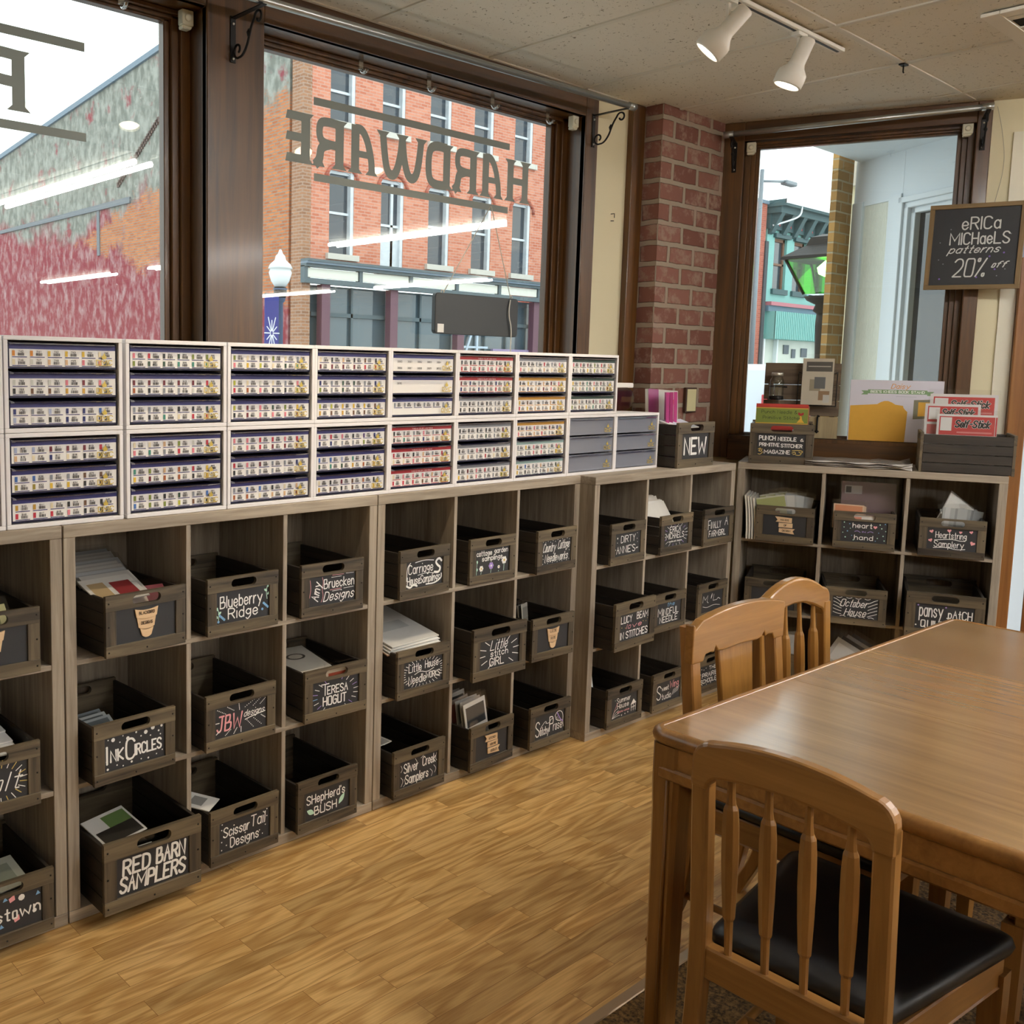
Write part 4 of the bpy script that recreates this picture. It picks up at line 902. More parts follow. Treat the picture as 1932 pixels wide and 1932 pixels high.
leaflet('pattern_leaflet', 'pale card behind the hand slot of the turquoise dots crate', 'leaflet', None, in_crate('heart', 0, .016, .06, -.02, 0, 0), .13, .1, .003, 'ece6dc', [(.1, .4, .6, .9, 'd9917a')])
for i in range(3):
    leaflet('magazine', 'curled white magazine leaning out of the pink hearts crate', 'magazine', 'curled magazines in the pink hearts crate', in_crate('heartstring', -.03+.004*i, .09+.035*i, .08, -.1, .62, .5), .14, .20, .006, 'e2e1da', [], False, 'f0efe8', .03)
for i in range(4):
    leaflet('poly_bag', 'crinkled clear bag standing in the pink hearts crate', 'bag', 'clear bags in the pink hearts crate', in_crate('heartstring', [.0, .02, .065, .08][i], .04+.06*i, .05, -.1, [.08, -.1, .15, -.1][i], .2), .1, .17-.008*i, .003, 'aeb2b2', [(.1, .3, .1, 1, 'c9cccb'), (.5, .6, .1, 1, '8f9494')], True)
for i in range(4):
    leaflet('pattern_card', 'black and white card slumped on the lowest shelf of the angled bookcase', 'card', 'cards on the lowest shelf', Matrix.Translation(E3(.445+.022*i, .05+.035*i, S2+.04)) @ Euler((-.2, .5, RZE)).to_matrix().to_4x4(), .12, .22, .004, ['c9c9c5', '2a2b2c', 'dcdcd8', '35363a'][i], [(.15, .85, .5, .9, 'e6e6e2'), (.2, .5, .2, .4, '6b3a4a')], True)
for i in range(3):
    leaflet('pattern_sheet', 'white folded sheet in the crate behind the chair backs, lowest shelf', 'sheet', 'white sheets in the lowest crate', in_crate('lower', -.02+.05*i, .05+.04*i, .08, -.3, .25-.2*i, 0), .14, .17, .004, 'e2e2de', [(.2, .8, .4, .7, 'a5a5a0')], True)
# crate chalked NEW
PK = ['b8438a', 'a83a7c', 'c24f92']
for i in range(3):
    leaflet('pattern_book', 'pink spined book standing behind the crate chalked NEW', 'book', 'pink books in the NEW crate', in_crate('newc', -.062+.030*i, .085, .03, -.03, .01+.02*i, .62-.04*i), .13, .305, .015, PK[i], [(.1, .9, .1, .9, PK[i])], False, PK[i])
leaflet('pattern_book', 'white book with pink left band leaning in the crate chalked NEW', 'book', None, in_crate('newc', .028, .16, .03, -.10, .05, -.05), .235, .315, .018, 'e6e4de', [(0, .34, 0, 1, 'b35a94'), (.84, .92, .78, .86, 'e8562e'), (.45, .52, .35, .5, 'd2d0c8'), (.58, .68, .35, .37, 'd2d0c8'), (.58, .6, .35, .5, 'd2d0c8'), (.72, .82, .35, .5, 'd8d6ce')], True)
leaflet('chart_sheet', 'pale blue and pink sheet lying at the front left of the crate chalked NEW', 'sheet', None, in_crate('newc', -.04, .015, .155, -1.25, 0, .05), .2, .1, .004, 'cfdbe8', [(.5, .62, 0, 1, 'dfc0cc'), (0, .2, .1, .8, 'f0f2f4')])
# magazine in the punch needle crate
mg = leaflet('magazine', 'red holiday magazine with green title band and bell standing in the scroll crate', 'magazine', None, in_crate('punch', -.005, .05, .03, -.06, 0, 0), .235, .255, .012, 'b5332c', [(.0, 1, .62, .93, 'c9a53e'), (.005, .995, .64, .91, '7b8a36'), (.0, 1, .955, 1, 'c0392f'), (.02, .28, .2, .5, '4a2a22'), (.32, .7, .2, .5, '54332a'), (.72, .95, .2, .52, 'dfe3ea'), (.76, .91, .25, .47, '2f3f74')])
m = MB(); PP = lambda u, v: (u, -.0016, v)
for s in layout('Punch Needle &', -.012, .216, .16, .016)+layout('Primitive Stitcher', .0, .188, .17, .015): ribbon(m, s, .0018, PP, 0, False)
m.quad([PP(.068+a, .166+b) for a, b in ((0, 0), (.034, 0), (.024, .014), (.02, .032), (.014, .032), (.010, .014))], 1)
for a in (.9, 2.2): leaf(m, .085, .2, .02, .006, a, PP, 2)
m.build('cover_title', [pm('39421c'), pm('e2b33c'), pm('a82a26')], mg, fix=False)
for i in range(3): leaflet('magazine', 'further magazine behind the red holiday magazine', 'magazine', 'magazines behind the holiday one', in_crate('punch', .002, .075+.02*i, .03, -.05, 0, 0), .23, .245, .01, ['9c6a4a', 'bcae98', '8a3a34'][i], [], False)
# red labelled packets in the sideways crate
for i, (t, d, z, w_, h_) in enumerate(((.945, .16, 1.16, .27, .325), (.90, .11, 1.16, .22, .28), (.955, .06, 1.16, .235, .235))):
    Ms = Matrix.Translation(E3(t, d, z)) @ Euler((-.04, 0, RZE)).to_matrix().to_4x4()
    pk = leaflet('stabilizer_packet', ['large white packet with red label, rearmost of three in the sideways crate', 'middle white packet with red label in the sideways crate', 'front white packet with red label in the sideways crate, the smallest'][i], 'packet', 'red labelled packets', Ms, w_, h_, .006, 'ebe7e6', [(.05, .95, .70, .96, 'c93a3c'), (.07, .27, .74, .94, 'f2f0ee'), (.05, .3, .5, .66, 'cf6a6a'), (.34, .92, .73, .75, 'e08a8a')] if i < 2 else [(.04, .96, .60, .96, 'c93a3c'), (.06, .25, .68, .94, 'f2f0ee'), (.34, .92, .64, .67, 'e08a8a'), (.97, .995, .6, .96, 'c93a3c')], True)
    m = MB(); zt = .86 if i < 2 else .82
    for s in layout('Self-Stick', .05*w_+.1*w_*.5, zt*h_, .56*w_, .030, .2): ribbon(m, s, .0062, lambda u, v: (u, -.0016, v), 0)
    for s in layout('Self-Stick', .05*w_+.1*w_*.5, zt*h_, .56*w_, .030, .2): ribbon(m, s, .009, lambda u, v: (u, -.0012, v), 1)
    m.build('brand_lettering', [pm('1d1618'), pm('f2eeee')], pk, fix=False)
# clear bags lying flat
for i in range(3):
    b = MB(); n = 10
    for a in range(n):
        for c_ in range(6):
            pass
    vs = []; 
    for a in range(n+1):
        for c_ in range(7): vs.append((.30+.45*a/n, .0+.30*c_/6-.01*i, ST+.003+.008*i+.005*math.sin(a*1.7+c_*2.1+i)*(.4+.6*(a/n))+(.012*math.sin(c_+i) if a == n else 0)+.004))
    fs = [(a*7+c_, a*7+c_+1, (a+1)*7+c_+1, (a+1)*7+c_) for a in range(n) for c_ in range(6)]
    b.add(vs, fs, 0, ME, True); o = b.build('poly_bag', mat('flat_bag_stack', '#d3cfca', .18, 0, .6, var=.1, scale=14), None, fix=True)
    sm = o.modifiers.new('t', 'SOLIDIFY'); sm.thickness = .002
    tag(o, 'crinkled clear plastic bag lying flat between the crates on the angled bookcase', 'bag', 'clear bags lying flat')

# ------------------------------------------------------------------ thread drawer cabinets
def vcol_mat(n, rough=.5, coat=.4):
    m, N, L, b = newmat(n); a = N.new('ShaderNodeVertexColor'); a.layer_name = 'Col'
    L.new(a.outputs['Color'], b.inputs['Base Color']); b.inputs['Roughness'].default_value = rough; b.inputs['Coat Weight'].default_value = coat; b.inputs['Coat Roughness'].default_value = .05
    return m
CARDM = vcol_mat('printed_thread_card')
LIP = clear('clear_drawer_lip', 'd5d8ea', 1.5, .08, 1.5, .30)
PALS = dict(o='d98a2b', y='e0b93a', g='c79a3a', c='e9dcbb', w='d6d6ce', t='d9b38a', p='e0808f', r='c03045', m='6e1a2c', n='1f2a6b', b='3f6fb8', l='a9b4d4', k='23252a', e='2e4b3a', f='7d8a3a', h='9a8a2f', s='3f8a7a', u='6b4a33', v='8d929a', a='b8b83a', x='5a3f7a', z='a65a2f')
HEAD = dict(N='26286e', R='b3202f', G='8d929a', Y='d19a35', E='1f4038', T='9fc0bd', W='26286e')
NAVYU = {'N': '26286e', 'R': 'b3202f', 'G': '6d7280', 'Y': 'c98f3a', 'E': '26483f', 'T': '54767a', 'W': '26286e'}
CW, CH, CD = .330, .2505, .28
def card_mesh(kind, cols, num, parent, label=None):
    """printed thread card: two rows of colour swatch, number, bar code and underline"""
    b = MB(); x0, x1, z0, z1 = -.147, .147, .0085, .0535; Y = .004
    def q(xa, xb, za, zb, c, y=Y): b.quad([(xa, y, za), (xb, y, za), (xb, y, zb), (xa, y, zb)], 0, None, C(c))
    q(x0, x1, z0, z1, 'f1efec'); q(x0, x1, z1, z1+.0115, HEAD[kind])
    if kind == 'R':
        for s in layout('THREAD COLOR VARIATIONS', 0, z1+.0045, .1, .004): ribbon(b, s, .0008, lambda u, v: (u, Y-.0006, v), 0, False, C('f1d6d6'))
    rnd = random.Random(num)
    rows = cols.split('/')
    for r, row in enumerate(rows):
        for i, ch in enumerate(row):
            if ch == '-': continue
            xa = -.140+i*.0475; zb = z1-.003-r*.0222
            if ch != '.':
                q(xa, xa+.0075, zb-.0150, zb-.001, PALS[ch], Y-.0008)
                xx = xa+.016
                for k in range(7):
                    wv = rnd.choice((.0008, .0014, .002)); q(xx, xx+wv, zb-.0142, zb-.0068, '3a3a40', Y-.0008); xx += wv+rnd.choice((.0008, .0014))
                q(xa, xa+.039, zb-.0187, zb-.0166, NAVYU[kind], Y-.0008)
            for s in layout(str(num+r*6+i), xa+.023, zb-(.0035 if ch != '.' else .009), .012 if ch != '.' else .022, .0042 if ch != '.' else .006): ribbon(b, s, .0009, lambda u, v: (u, Y-.0008, v), 0, False, C('34343a'))
    o = b.build('label_card', CARDM, parent, fix=False)
    return o
def lip_mesh(parent):
    b = MB(); a, f, zt, zb = .149, .141, .0738, .0625
    vs = [(-a, .012, zb), (a, .012, zb), (a, .012, zt), (-a, .012, zt), (-f, -.010, zb+.003), (f, -.010, zb+.003), (f, -.006, zt-.005), (-f, -.006, zt-.005)]
    b.add(vs, [(4, 5, 6, 7), (0, 1, 5, 4), (1, 2, 6, 5), (2, 3, 7, 6), (3, 0, 4, 7)]); return b.build('clear_lip', LIP, parent)
def logo_mesh(parent):
    b = MB(); P = lambda u, v: (u, -.0015, v)
    for s in layout('DMC', .112, .0215, .046, .013): ribbon(b, s, .0024, P, 0)
    ribbon(b, [(.094, .013), (.130, .013)], .0016, P, 0)
    b.quad([P(.112+a, .031+c) for a, c in ((-.005, 0), (.005, 0), (.0075, .005), (.0035, .010), (.0008, .017), (-.0025, .011), (-.0075, .006))], 0)
    return b.build('gold_logo', GOLD, parent, fix=False)
def make_case():
    t = thing('thread_cabinet', 'x', 'drawer cabinet'); e = .0115
    b = MB(); b.box(-CW/2, CW/2, 0, CD, 0, e); b.box(-CW/2, CW/2, 0, CD, CH-e, CH)
    b.box(-CW/2, -CW/2+e, 0, CD, e, CH-e); b.box(CW/2-e, CW/2, 0, CD, e, CH-e); b.build('case', WPLAST, t, .0012)
    MB().box(-CW/2+e, CW/2-e, CD-.012, CD-.004, e, CH-e).build('back_panel', SMOKE, t)
    return t
CASE0 = make_case()
HZ, hN, hL, hb = newmat('hazy_clear_front'); hb.inputs['Base Color'].default_value = C('a9aebd'); hb.inputs['Roughness'].default_value = .12; hb.inputs['Coat Weight'].default_value = .5
ht = hN.new('ShaderNodeBsdfTransparent'); hm = hN.new('ShaderNodeMixShader'); hm.inputs[0].default_value = .5; hL.new(ht.outputs[0], hm.inputs[1]); hL.new(hb.outputs[0], hm.inputs[2]); hL.new(hm.outputs[0], hN['Material Output'].inputs[0])
def make_drawer(clearfront):
    d = bpy.data.objects.new('drawer', None); COL.objects.link(d)
    b = MB()
    b.box(-.149, .149, .014, .25, .004, .008)
    b.box(-.1515, -.147, .006, .25, .004, .066); b.box(.147, .1515, .006, .25, .004, .066); b.box(-.149, .149, .245, .25, .004, .06)
    if not clearfront: b.box(-.149, .149, .0062, .0138, .003, .0705)
    else:
        b.box(-.149, .149, .11, .115, .006, .062)
        for i in range(5): b.box(-.100+i*.05, -.098+i*.05, .02, .11, .008, .05)
    b.build('tray', GREYP if clearfront else NAVY, d)
    if clearfront:
        MB().box(-.148, .148, 0, .003, .004, .0725).build('clear_front', HZ, d)
        g_ = MB()
        for i in range(5): g_.box(-.101+i*.05, -.097+i*.05, .010, .02, .012, .05)
        g_.build('clear_divider', LIP, d)
    lip_mesh(d); logo_mesh(d)
    return d
DR0, DR1 = make_drawer(False), make_drawer(True)
def cabinet(label, x, z, spec, y=.012):
    c = copy_tree(CASE0)
    c.location = (x, y, z); tag(c, label, 'drawer cabinet', 'white thread drawer cabinets')
    for i, sp in enumerate(spec):
        kind, cols, num = sp
        d = copy_tree(DR1 if kind == 'C' else DR0, c); d.location = (0, .004, .0118+.0757*(2-i))
        if kind != 'C': card_mesh(kind, cols, num, d)
    return c
UP, LO = ST+.2520, ST+.0005
xc = [-.154+.172, .19+.1685, .527+.165, .857+.1635, 1.184+.164, 1.512+.163, 1.838+.1685, 2.175+.1515, 2.478+.166]
xc = [-.3185+.3335*i for i in range(10)]
xc = [-.314, .019, .3585, .692, 1.0215, 1.350, 1.679, 2.009, 2.3395, 2.6695]
R2 = 'vkvpkv/pvwvpv'
cabinet('white thread cabinet cut off by the left edge, upper row', xc[0], UP, [('N', 'kkvwpm/ruugzg', 700), ('N', 'ooyyyc/cwttpp', 712), ('N', 'nvlnnb/lwknnn', 724)])
cabinet('white thread cabinet with orange and yellow swatches in its top drawer, upper row', xc[1], UP, [('N', 'ooyyyc/cwttpp', 740), ('N', 'wwwpmp/kuuggg', 762), ('N', 'nvlnnb/lwknnn', 792)])
cabinet('white thread cabinet with green swatches in its top drawer, upper row', xc[2], UP, [('N', 'prkeff/feesss', 890), ('N', 'mmmmmr/zkvvww', 910), ('N', 'vvvkke/kkscrr', 931)])
cabinet('white thread cabinet with pale olive swatches in its top drawer, upper row', xc[3], UP, [('N', 'fckfcv/pyaces', 3023), ('N', 'acwcvp/rzpkkf', 3047), ('N', 'ampefy/kmpppm', 3348)])
cabinet('white thread cabinet with maroon swatches in its top drawer, upper row', xc[4], UP, [('N', 'cktkuk/mmmmrr', 3779), ('N', 'nveevn/fvevvn', 3807), ('N', 'aayyyu/guguuu', 3819)])
cabinet('white thread cabinet with nearly blank number cards, upper row', xc[5], UP, [('W', '....../......', 3880), ('W', '.', 3895), ('W', 'vvvvvv/------', 3861)])
cabinet('white thread cabinet with two red and one grey title bands, upper row', xc[6], UP, [('R', 'kkkkkk/rprppr', 4010), ('R', 'mnvknv/nvnvrv', 4040), ('G', 'vkvkvv/kkkkvk', 4100)])
cabinet('white thread cabinet with grey and gold title bands, upper row', xc[7], UP, [('G', 'kkvrvp/pcwtcv', 105), ('Y', 'kyvtmp/vntmpv', 115), ('Y', 'yuwvty/rytvgt', 125)])
cabinet('white thread cabinet with dark green title bands, end of the upper row', xc[8], UP, [('E', 'prmfrt/kvyapf', 301), ('E', 'ytspmv/ftsyem', 321), ('E', 'ktkmpv/fuyske', 341)])
cabinet('white thread cabinet cut off by the left edge, lower row', xc[0], LO, [('N', 'llmmmr/tcnckk', 750), ('N', 'vvkkbb/uuyyhh', 768), ('N', 'ggckuk/rrrpkk', 780)])
cabinet('white thread cabinet with red swatches in its bottom drawer, lower row', xc[1], LO, [('N', 'llmmmr/tcnckk', 809), ('N', 'bbvvuu/hhyyku', 825), ('N', 'ggckuk/rrrpkk', 840)])
cabinet('white thread cabinet with teal and pink swatches in its top drawer, lower row', xc[2], LO, [('N', 'cctfwr/psvrpw', 948), ('N', 'sftzry/ymzzkg', 963), ('N', 'ffkevb/bffauk', 986)])
cabinet('white thread cabinet with many pink swatches in its top drawer, lower row', xc[3], LO, [('N', 'pprrpr/cprmmm', 3685), ('N', 'rpmvvn/kvvvww', 3731), ('N', 'vbbkct/zzcttm', 3760)])
cabinet('white thread cabinet with blue swatches in its middle drawer, lower row', xc[4], LO, [('N', 'rrpkxn/nnvvff', 3831), ('N', 'bblskk/esegzg', 3843), ('N', 'ckmuzk/gukuky', 3856)])
cabinet('white thread cabinet with three red title bands, lower row', xc[5], LO, [('R', 'kvvpvn/ksvntt', 48), ('R', 'rmktvr/ccpttt', 90), ('R', 'cppptp/rrrumm', 99)])
cabinet('white thread cabinet with three grey title bands, lower row', xc[6], LO, [('G', 'kkkkvm/kvvevf', 4200), ('G', 'kvpkmk/ctvrct', 4215), ('G', 'kmprkv/ytpvvf', 4230)])
cabinet('white thread cabinet with gold over two pale teal title bands, lower row', xc[7], LO, [('Y', 'kxpvmn/pvtrvn', 51), ('T', 'vyppcp/wvppvy', 61), ('T', 'ybvtve/ykvvtw', 71)])
cabinet('white thread cabinet with clear drawers holding thread spools, lower row', xc[8], LO, [('C', '', 0), ('C', '', 0), ('C', '', 0)])
cabinet('white thread cabinet with empty clear drawers at the end of the lower row', xc[9], LO, [('C', '', 0), ('C', '', 0), ('C', '', 0)])
for o in (DR0, DR1, CASE0):
    for ch in list(o.children): bpy.data.objects.remove(ch)
    bpy.data.objects.remove(o)
SPC = ['d8d5cc', 'b9a58a', 'c8c0b0', '8a6a3a', '2c2622', 'a8483a']
sp0 = None
for row in (2, 1):
    for i in range(6):
        b = MB(); b.lathe([(.012, 0), (.012, .004), (.010, .006), (.0085, .036), (.010, .038), (.010, .042)], 10, 0)
        o = b.build('thread_spool', pm(SPC[(i+row) % 6]), None, fix=True); o.location = (xc[8]-.118+.041*i+(.006 if i % 2 else 0), .075, LO+.0118+.0757*row+.0085)
        tag(o, 'small thread spool standing in the %s clear drawer of the spool cabinet' % ('top' if row == 2 else 'middle'), 'spool', 'spools in the %s clear drawer' % ('top' if row == 2 else 'middle'))

# ------------------------------------------------------------------ window lettering (vinyl on the glass)
def flared(mb, p, q, w, M, s0=True, s1=True):
    """straight stroke with small pointed serifs at both ends"""
    p, q = Vector(p), Vector(q); d = (q-p).normalized(); n = Vector((-d.y, d.x)); h = w/2; f = w*.42
    L = []; R = []
    a0 = p; a1 = q
    pts = [a0+n*(h+(f if s0 else 0))] + ([a0+d*w*.38+n*h] if s0 else []) + ([a1-d*w*.38+n*h] if s1 else []) + [a1+n*(h+(f if s1 else 0)), a1-n*(h+(f if s1 else 0))] + ([a1-d*w*.38-n*h] if s1 else []) + ([a0+d*w*.38-n*h] if s0 else []) + [a0-n*(h+(f if s0 else 0))]
    M = lift(M); mb.quad([M(v.x, v.y) for v in pts])
def thick(mb, pts, w, M): ribbon(mb, chaikin(pts, 3), w, M, 0, False)
def qd(mb, M, pts):
    L_ = lift(M); mb.quad([L_(*p) for p in pts])
def glyph(mb, ch, M, w):
    S = .24   # stem width for a letter of unit height and width w
    k = S/2+.06
    if ch == 'H': flared(mb, (k, 0), (k, 1), S, M); flared(mb, (w-k, 0), (w-k, 1), S, M); qd(mb, M, [(k, .42), (w-k, .42), (w-k, .58), (k, .58)])
    if ch == 'A':
        flared(mb, (w-k, 0), (w-k, 1), S, M, True, False); thick(mb, [(k-.02, .0), (k+.0, .32), (k+.12, .7), (w-k-.2, .93), (w-k, .92)], S*.8, M); qd(mb, M, [(k, .34), (w-k, .34), (w-k, .48), (k+.04, .48)])
        qd(mb, M, [(k-.2, 0), (k+.18, 0), (k+.08, .1), (k-.1, .1)])
    if ch in 'RP':
        flared(mb, (k, 0), (k, 1), S, M); e = w-S*.4
        thick(mb, [(k, .91), (e-.15, .93), (e, .86), (e, .58), (e-.15, .48), (k, .47)], S*.75, M)
        if ch == 'R': thick(mb, [(w*.55, .48), (e-.04, .4), (e-.02, .14), (w+.02, .02)], S*.85, M); qd(mb, M, [(e-.16, 0), (w+.1, 0), (w+.02, .1), (e-.1, .1)])
    if ch == 'D':
        flared(mb, (k, 0), (k, 1), S, M); e = w-S*.4
        thick(mb, [(k, .92), (e-.2, .94), (e, .8), (e, .2), (e-.2, .06), (k, .08)], S*.85, M)
    if ch == 'W':
        thick(mb, [(.06, .98), (.12, .5), (.22, .12), (w*.34, .08), (w*.46, .5), (w*.5, .96)], S*.85, M); thick(mb, [(w*.5, .96), (w*.54, .5), (w*.66, .08), (w-.22, .12), (w-.12, .5), (w-.06, .98)], S*.85, M)
        for x in (.06, w*.5, w-.06): qd(mb, M, [(x-.2, 1), (x-.1, .9), (x+.1, .9), (x+.2, 1)])
    if ch == 'E':
        flared(mb, (k, 0), (k, 1), S, M)
        for z in (.0, .42, .83): qd(mb, M, [(k, z), (w, z), (w-.04, z+.17), (k, z+.17)])
def vinyl(name, label, word, xr, z0, z1, xl, bars):
    """lettering seen from behind: the word runs right to left"""
    b = MB(); h = z1-z0; Wd = {'H': .95, 'A': .85, 'R': .85, 'D': .9, 'W': 1.35, 'E': .72, 'P': .85}
    tot = sum(Wd[c] for c in word)+.1*(len(word)-1); kx = (xr-xl)/tot; cx = 0
    for c in word:
        glyph(b, c, lambda u, v, o=cx: (xr-(o+u)*kx, .5585, z0+v*h), Wd[c]); cx += Wd[c]+.1
    for xa, xb, za, zb in bars: b.quad([(xa, .5585, za), (xb, .5585, za), (xb, .5585, zb), (xa, .5585, zb)])
    o = b.build(name, DECAL, None, fix=False); return tag(o, label, 'window lettering')
vinyl('window_lettering', 'grey reversed window lettering with bars above and below, on the wide shop window', 'HARDWARE', 2.525, 2.325, 2.51, 1.13, [(1.26, 2.38, 2.548, 2.577), (1.265, 2.38, 2.268, 2.297)])
vinyl('window_lettering', 'grey reversed letter between two bars on the left shop window, cut by the frame', 'P', .155, 2.325, 2.505, .01, [(-.9, .34, 2.545, 2.573), (-.9, .342, 2.268, 2.295)])

# ------------------------------------------------------------------ sign panel hanging in the window
t = thing('hanging_sign', 'back of a black sign panel hung on two wires in the wide window', 'sign', (2.13, .49, 1.71))
b = MB(); b.prism([(sx*.265-sx*.016*(1-math.cos(a)) , z_+sz*.016*math.sin(a)-0) for sx, z_, sz, rng in ((1, .016, -1, (3, 2, 1, 0)), (1, .156, 1, (0, 1, 2, 3)), (-1, .156, 1, (3, 2, 1, 0)), (-1, .016, -1, (0, 1, 2, 3))) for a in [PI/6*k for k in rng]], 0, .022, 'XZ'); b.build('panel', BLACKP, t, .002)
b = MB()
for x in (-.15, .21): pass
b.tube([(-.215, .01, .165), (.07, .01, .565)], .0022, 6); b.tube([(.225, .01, .165), (.075, .01, .565)], .0022, 6)
for x in (-.215, .225): b.tube([(x+.008*math.cos(a), .01, .176+.010*math.sin(a)) for a in [2*PI*i/10 for i in range(10)]], .002, 6, 0, None, True)
b.build('wire', mat('pale_wire', '#cfc6b8', .5), t)
b = MB(); b.tube(chaikin([(.205, -.004, .165), (.19, -.008, .1), (.215, -.008, .04), (.215, -.004, -.06), (.235, .0, -.2)], 3), .003, 6); b.build('cord', mat('white_cord', '#ded8cc', .5), t)
MB().box(-.25, -.212, -.001, .002, .006, .042).build('sticker', PAPER, t)
# ------------------------------------------------------------------ curtain pipes on scroll brackets
def bracket(label, M, grp):
    b = MB()
    b.box(-.011, .011, -.004, 0, -.075, .075); b.box(-.010, .010, -.185, 0, .066, .070)
    o = b.build('scroll_bracket', BLACKM, None, .001)
    sc = []; s2 = []
    for i in range(18): a = -PI/2-i*.34; r = .026-.001*i; sc.append((0, -(.032+r*math.cos(a)), -.040+r*math.sin(a)))
    for i in range(18): a = 2.9-i*.34; r = .024-.0009*i; s2.append((0, -(.152+r*math.cos(a)), .036+r*math.sin(a)))
    mid = chaikin([sc[0], (0, -.062, -.064), (0, -.088, -.035), (0, -.100, -.005), (0, -.112, .02), s2[0]], 3)
    c = MB(); c.tube(sc[::-1]+mid[1:-1]+s2, .0042, 6); c.tube([(0, -.095, -.012), (0, -.097, .0), (0, -.099, .012)], [.004, .009, .004], 6)
    s = c.build('scroll', BLACKM, o)
    n = MB()
    for z in (-.062, .05): n.lathe([(.005, 0), (.004, .003)], 8, 0, T(0, -.004, z, PI/2))
    n.build('screw', STEEL, o)
    o.matrix_world = M; return tag(o, label, 'bracket', grp)
bracket('black scroll bracket on the post between the two shop windows', T(.80, .41, 2.649), 'scroll brackets')
bracket('black scroll bracket left of the brick pillar', T(2.79, .41, 2.676), 'scroll brackets')
bracket('black scroll bracket at the left of the angled window', Matrix.Translation(E3(-.145, .40, 2.675)) @ Euler((0, 0, RZE)).to_matrix().to_4x4(), 'scroll brackets')
bracket('black scroll bracket at the right of the angled window', Matrix.Translation(E3(.951, .40, 2.70)) @ Euler((0, 0, RZE)).to_matrix().to_4x4(), 'scroll brackets')
def pipe(label, a, b_):
    d = (Vector(b_)-Vector(a)).normalized(); m = MB(); m.tube([a, b_], .0135, 14)
    o = m.build('curtain_pipe', GALV); c = MB()
    for p, s in ((Vector(a), 1), (Vector(b_), -1)): c.tube([p-d*.012*s, p+d*.035*s], .017, 14)
    c.build('end_cap', GALV, o); return tag(o, label, 'pipe')
pipe('galvanised curtain pipe along the top of the wide shop windows', (-1.7, .245, 2.697), (2.86, .245, 2.766))
pipe('galvanised curtain pipe across the top of the angled window', tuple(E3(-.18, .30, 2.772)), tuple(E3(.965, .30, 2.80)))
# ------------------------------------------------------------------ small hardware
def clip(label, M):
    b = MB(); b.box(-.022, .022, -.03, 0, -.024, .026); b.prism([(-.02, -.036), (.012, -.036), (.02, -.024), (-.02, -.024)], -.028, 0, 'XZ'); o = b.build('shade_bracket', mat('ivory_plastic', '#dcd6be', .5), None, .003)
    MB().lathe([(.013, 0), (.013, .004), (.006, .005)], 10, 0, T(0, -.03, 0, PI/2)).build('socket', mat('ivory_plastic', ''), o); o.matrix_world = M
    return tag(o, label, 'bracket', 'ivory roller shade brackets')
clip('ivory roller shade bracket at the top right of the left window', T(.668, .505, 2.705)); clip('ivory roller shade bracket at the top right of the wide window', T(2.70, .47, 2.708))
clip('ivory roller shade bracket at the top left of the angled window', Matrix.Translation(E3(-.068, .445, 2.725)) @ Euler((0, 0, RZE)).to_matrix().to_4x4()); clip('ivory roller shade bracket at the top right of the angled window', Matrix.Translation(E3(.89, .445, 2.735)) @ Euler((0, 0, RZE)).to_matrix().to_4x4())
for i, (x, l) in enumerate(((.42, 'clear hook under the head of the left window'), (1.41, 'clear hook under the wide window head, leftmost of its four'), (1.77, 'clear hook under the wide window head, second from the left'), (2.15, 'clear hook under the wide window head, third from the left'), (2.52, 'clear hook under the wide window head, nearest the brick pillar'))):
    b = MB(); b.box(-.008, .008, .0, .004, -.012, .034); b.tube(chaikin([(0, 0, -.010), (0, -.004, -.020), (0, -.018, -.022), (0, -.026, -.012)], 2), .005, 8)
    o = b.build('clear_hook', clear('hook_plastic', 'f2f2ee', 1.5, .05, 2, .25), None, .001); o.location = (x, .46, 2.70); o.scale = (1.35,)*3; tag(o, l, 'hook', 'clear hooks')
b = MB(); b.tube([(0, 0, .02), (0, -.02, .02), (0, -.02, .0)], .002, 6); b.tube([(0, 0, -.012), (0, -.018, -.014)], .002, 6); o = b.build('wall_hook', BLACKM); o.location = (2.985, .43, 2.30); tag(o, 'tiny dark wire hook in the cream wall strip left of the pillar', 'hook')
b = MB(); b.box(-.05, .05, -.018, 0, -.065, .065); b_ = b.build('framed_card', wood('dark_frame', '#2f1c12', '#4a2c1c', 'Z'), None, .002); MB().box(-.042, .042, -.0195, -.012, -.057, .057).build('cream_card', mat('cream_card', '#d9d0a2', .7), b_); b_.location = (3.545, .299, 1.42); tag(b_, 'small cream card in a dark frame on the brick pillar', 'frame')
b = MB(); b.prism(chaikin([(-.10, 0), (.10, 0), (.115, .10), (-.08, .125)], 2, True), -.02, .05, 'XZ'); o = b.build('kraft_packet', clear('tinted_packet', 'b89f7a', 1.5, .15, 1.5, .1)); o.location = (2.80, .22, UP+.0005); 
c = MB(); c.box(-.085, .10, -.022, .052, .105, .128); c.build('header_card', PAPER, o, .004); tag(o, 'small brown bag with white top behind the end thread cabinet', 'bag'); o.location.z = LO+CH+.001

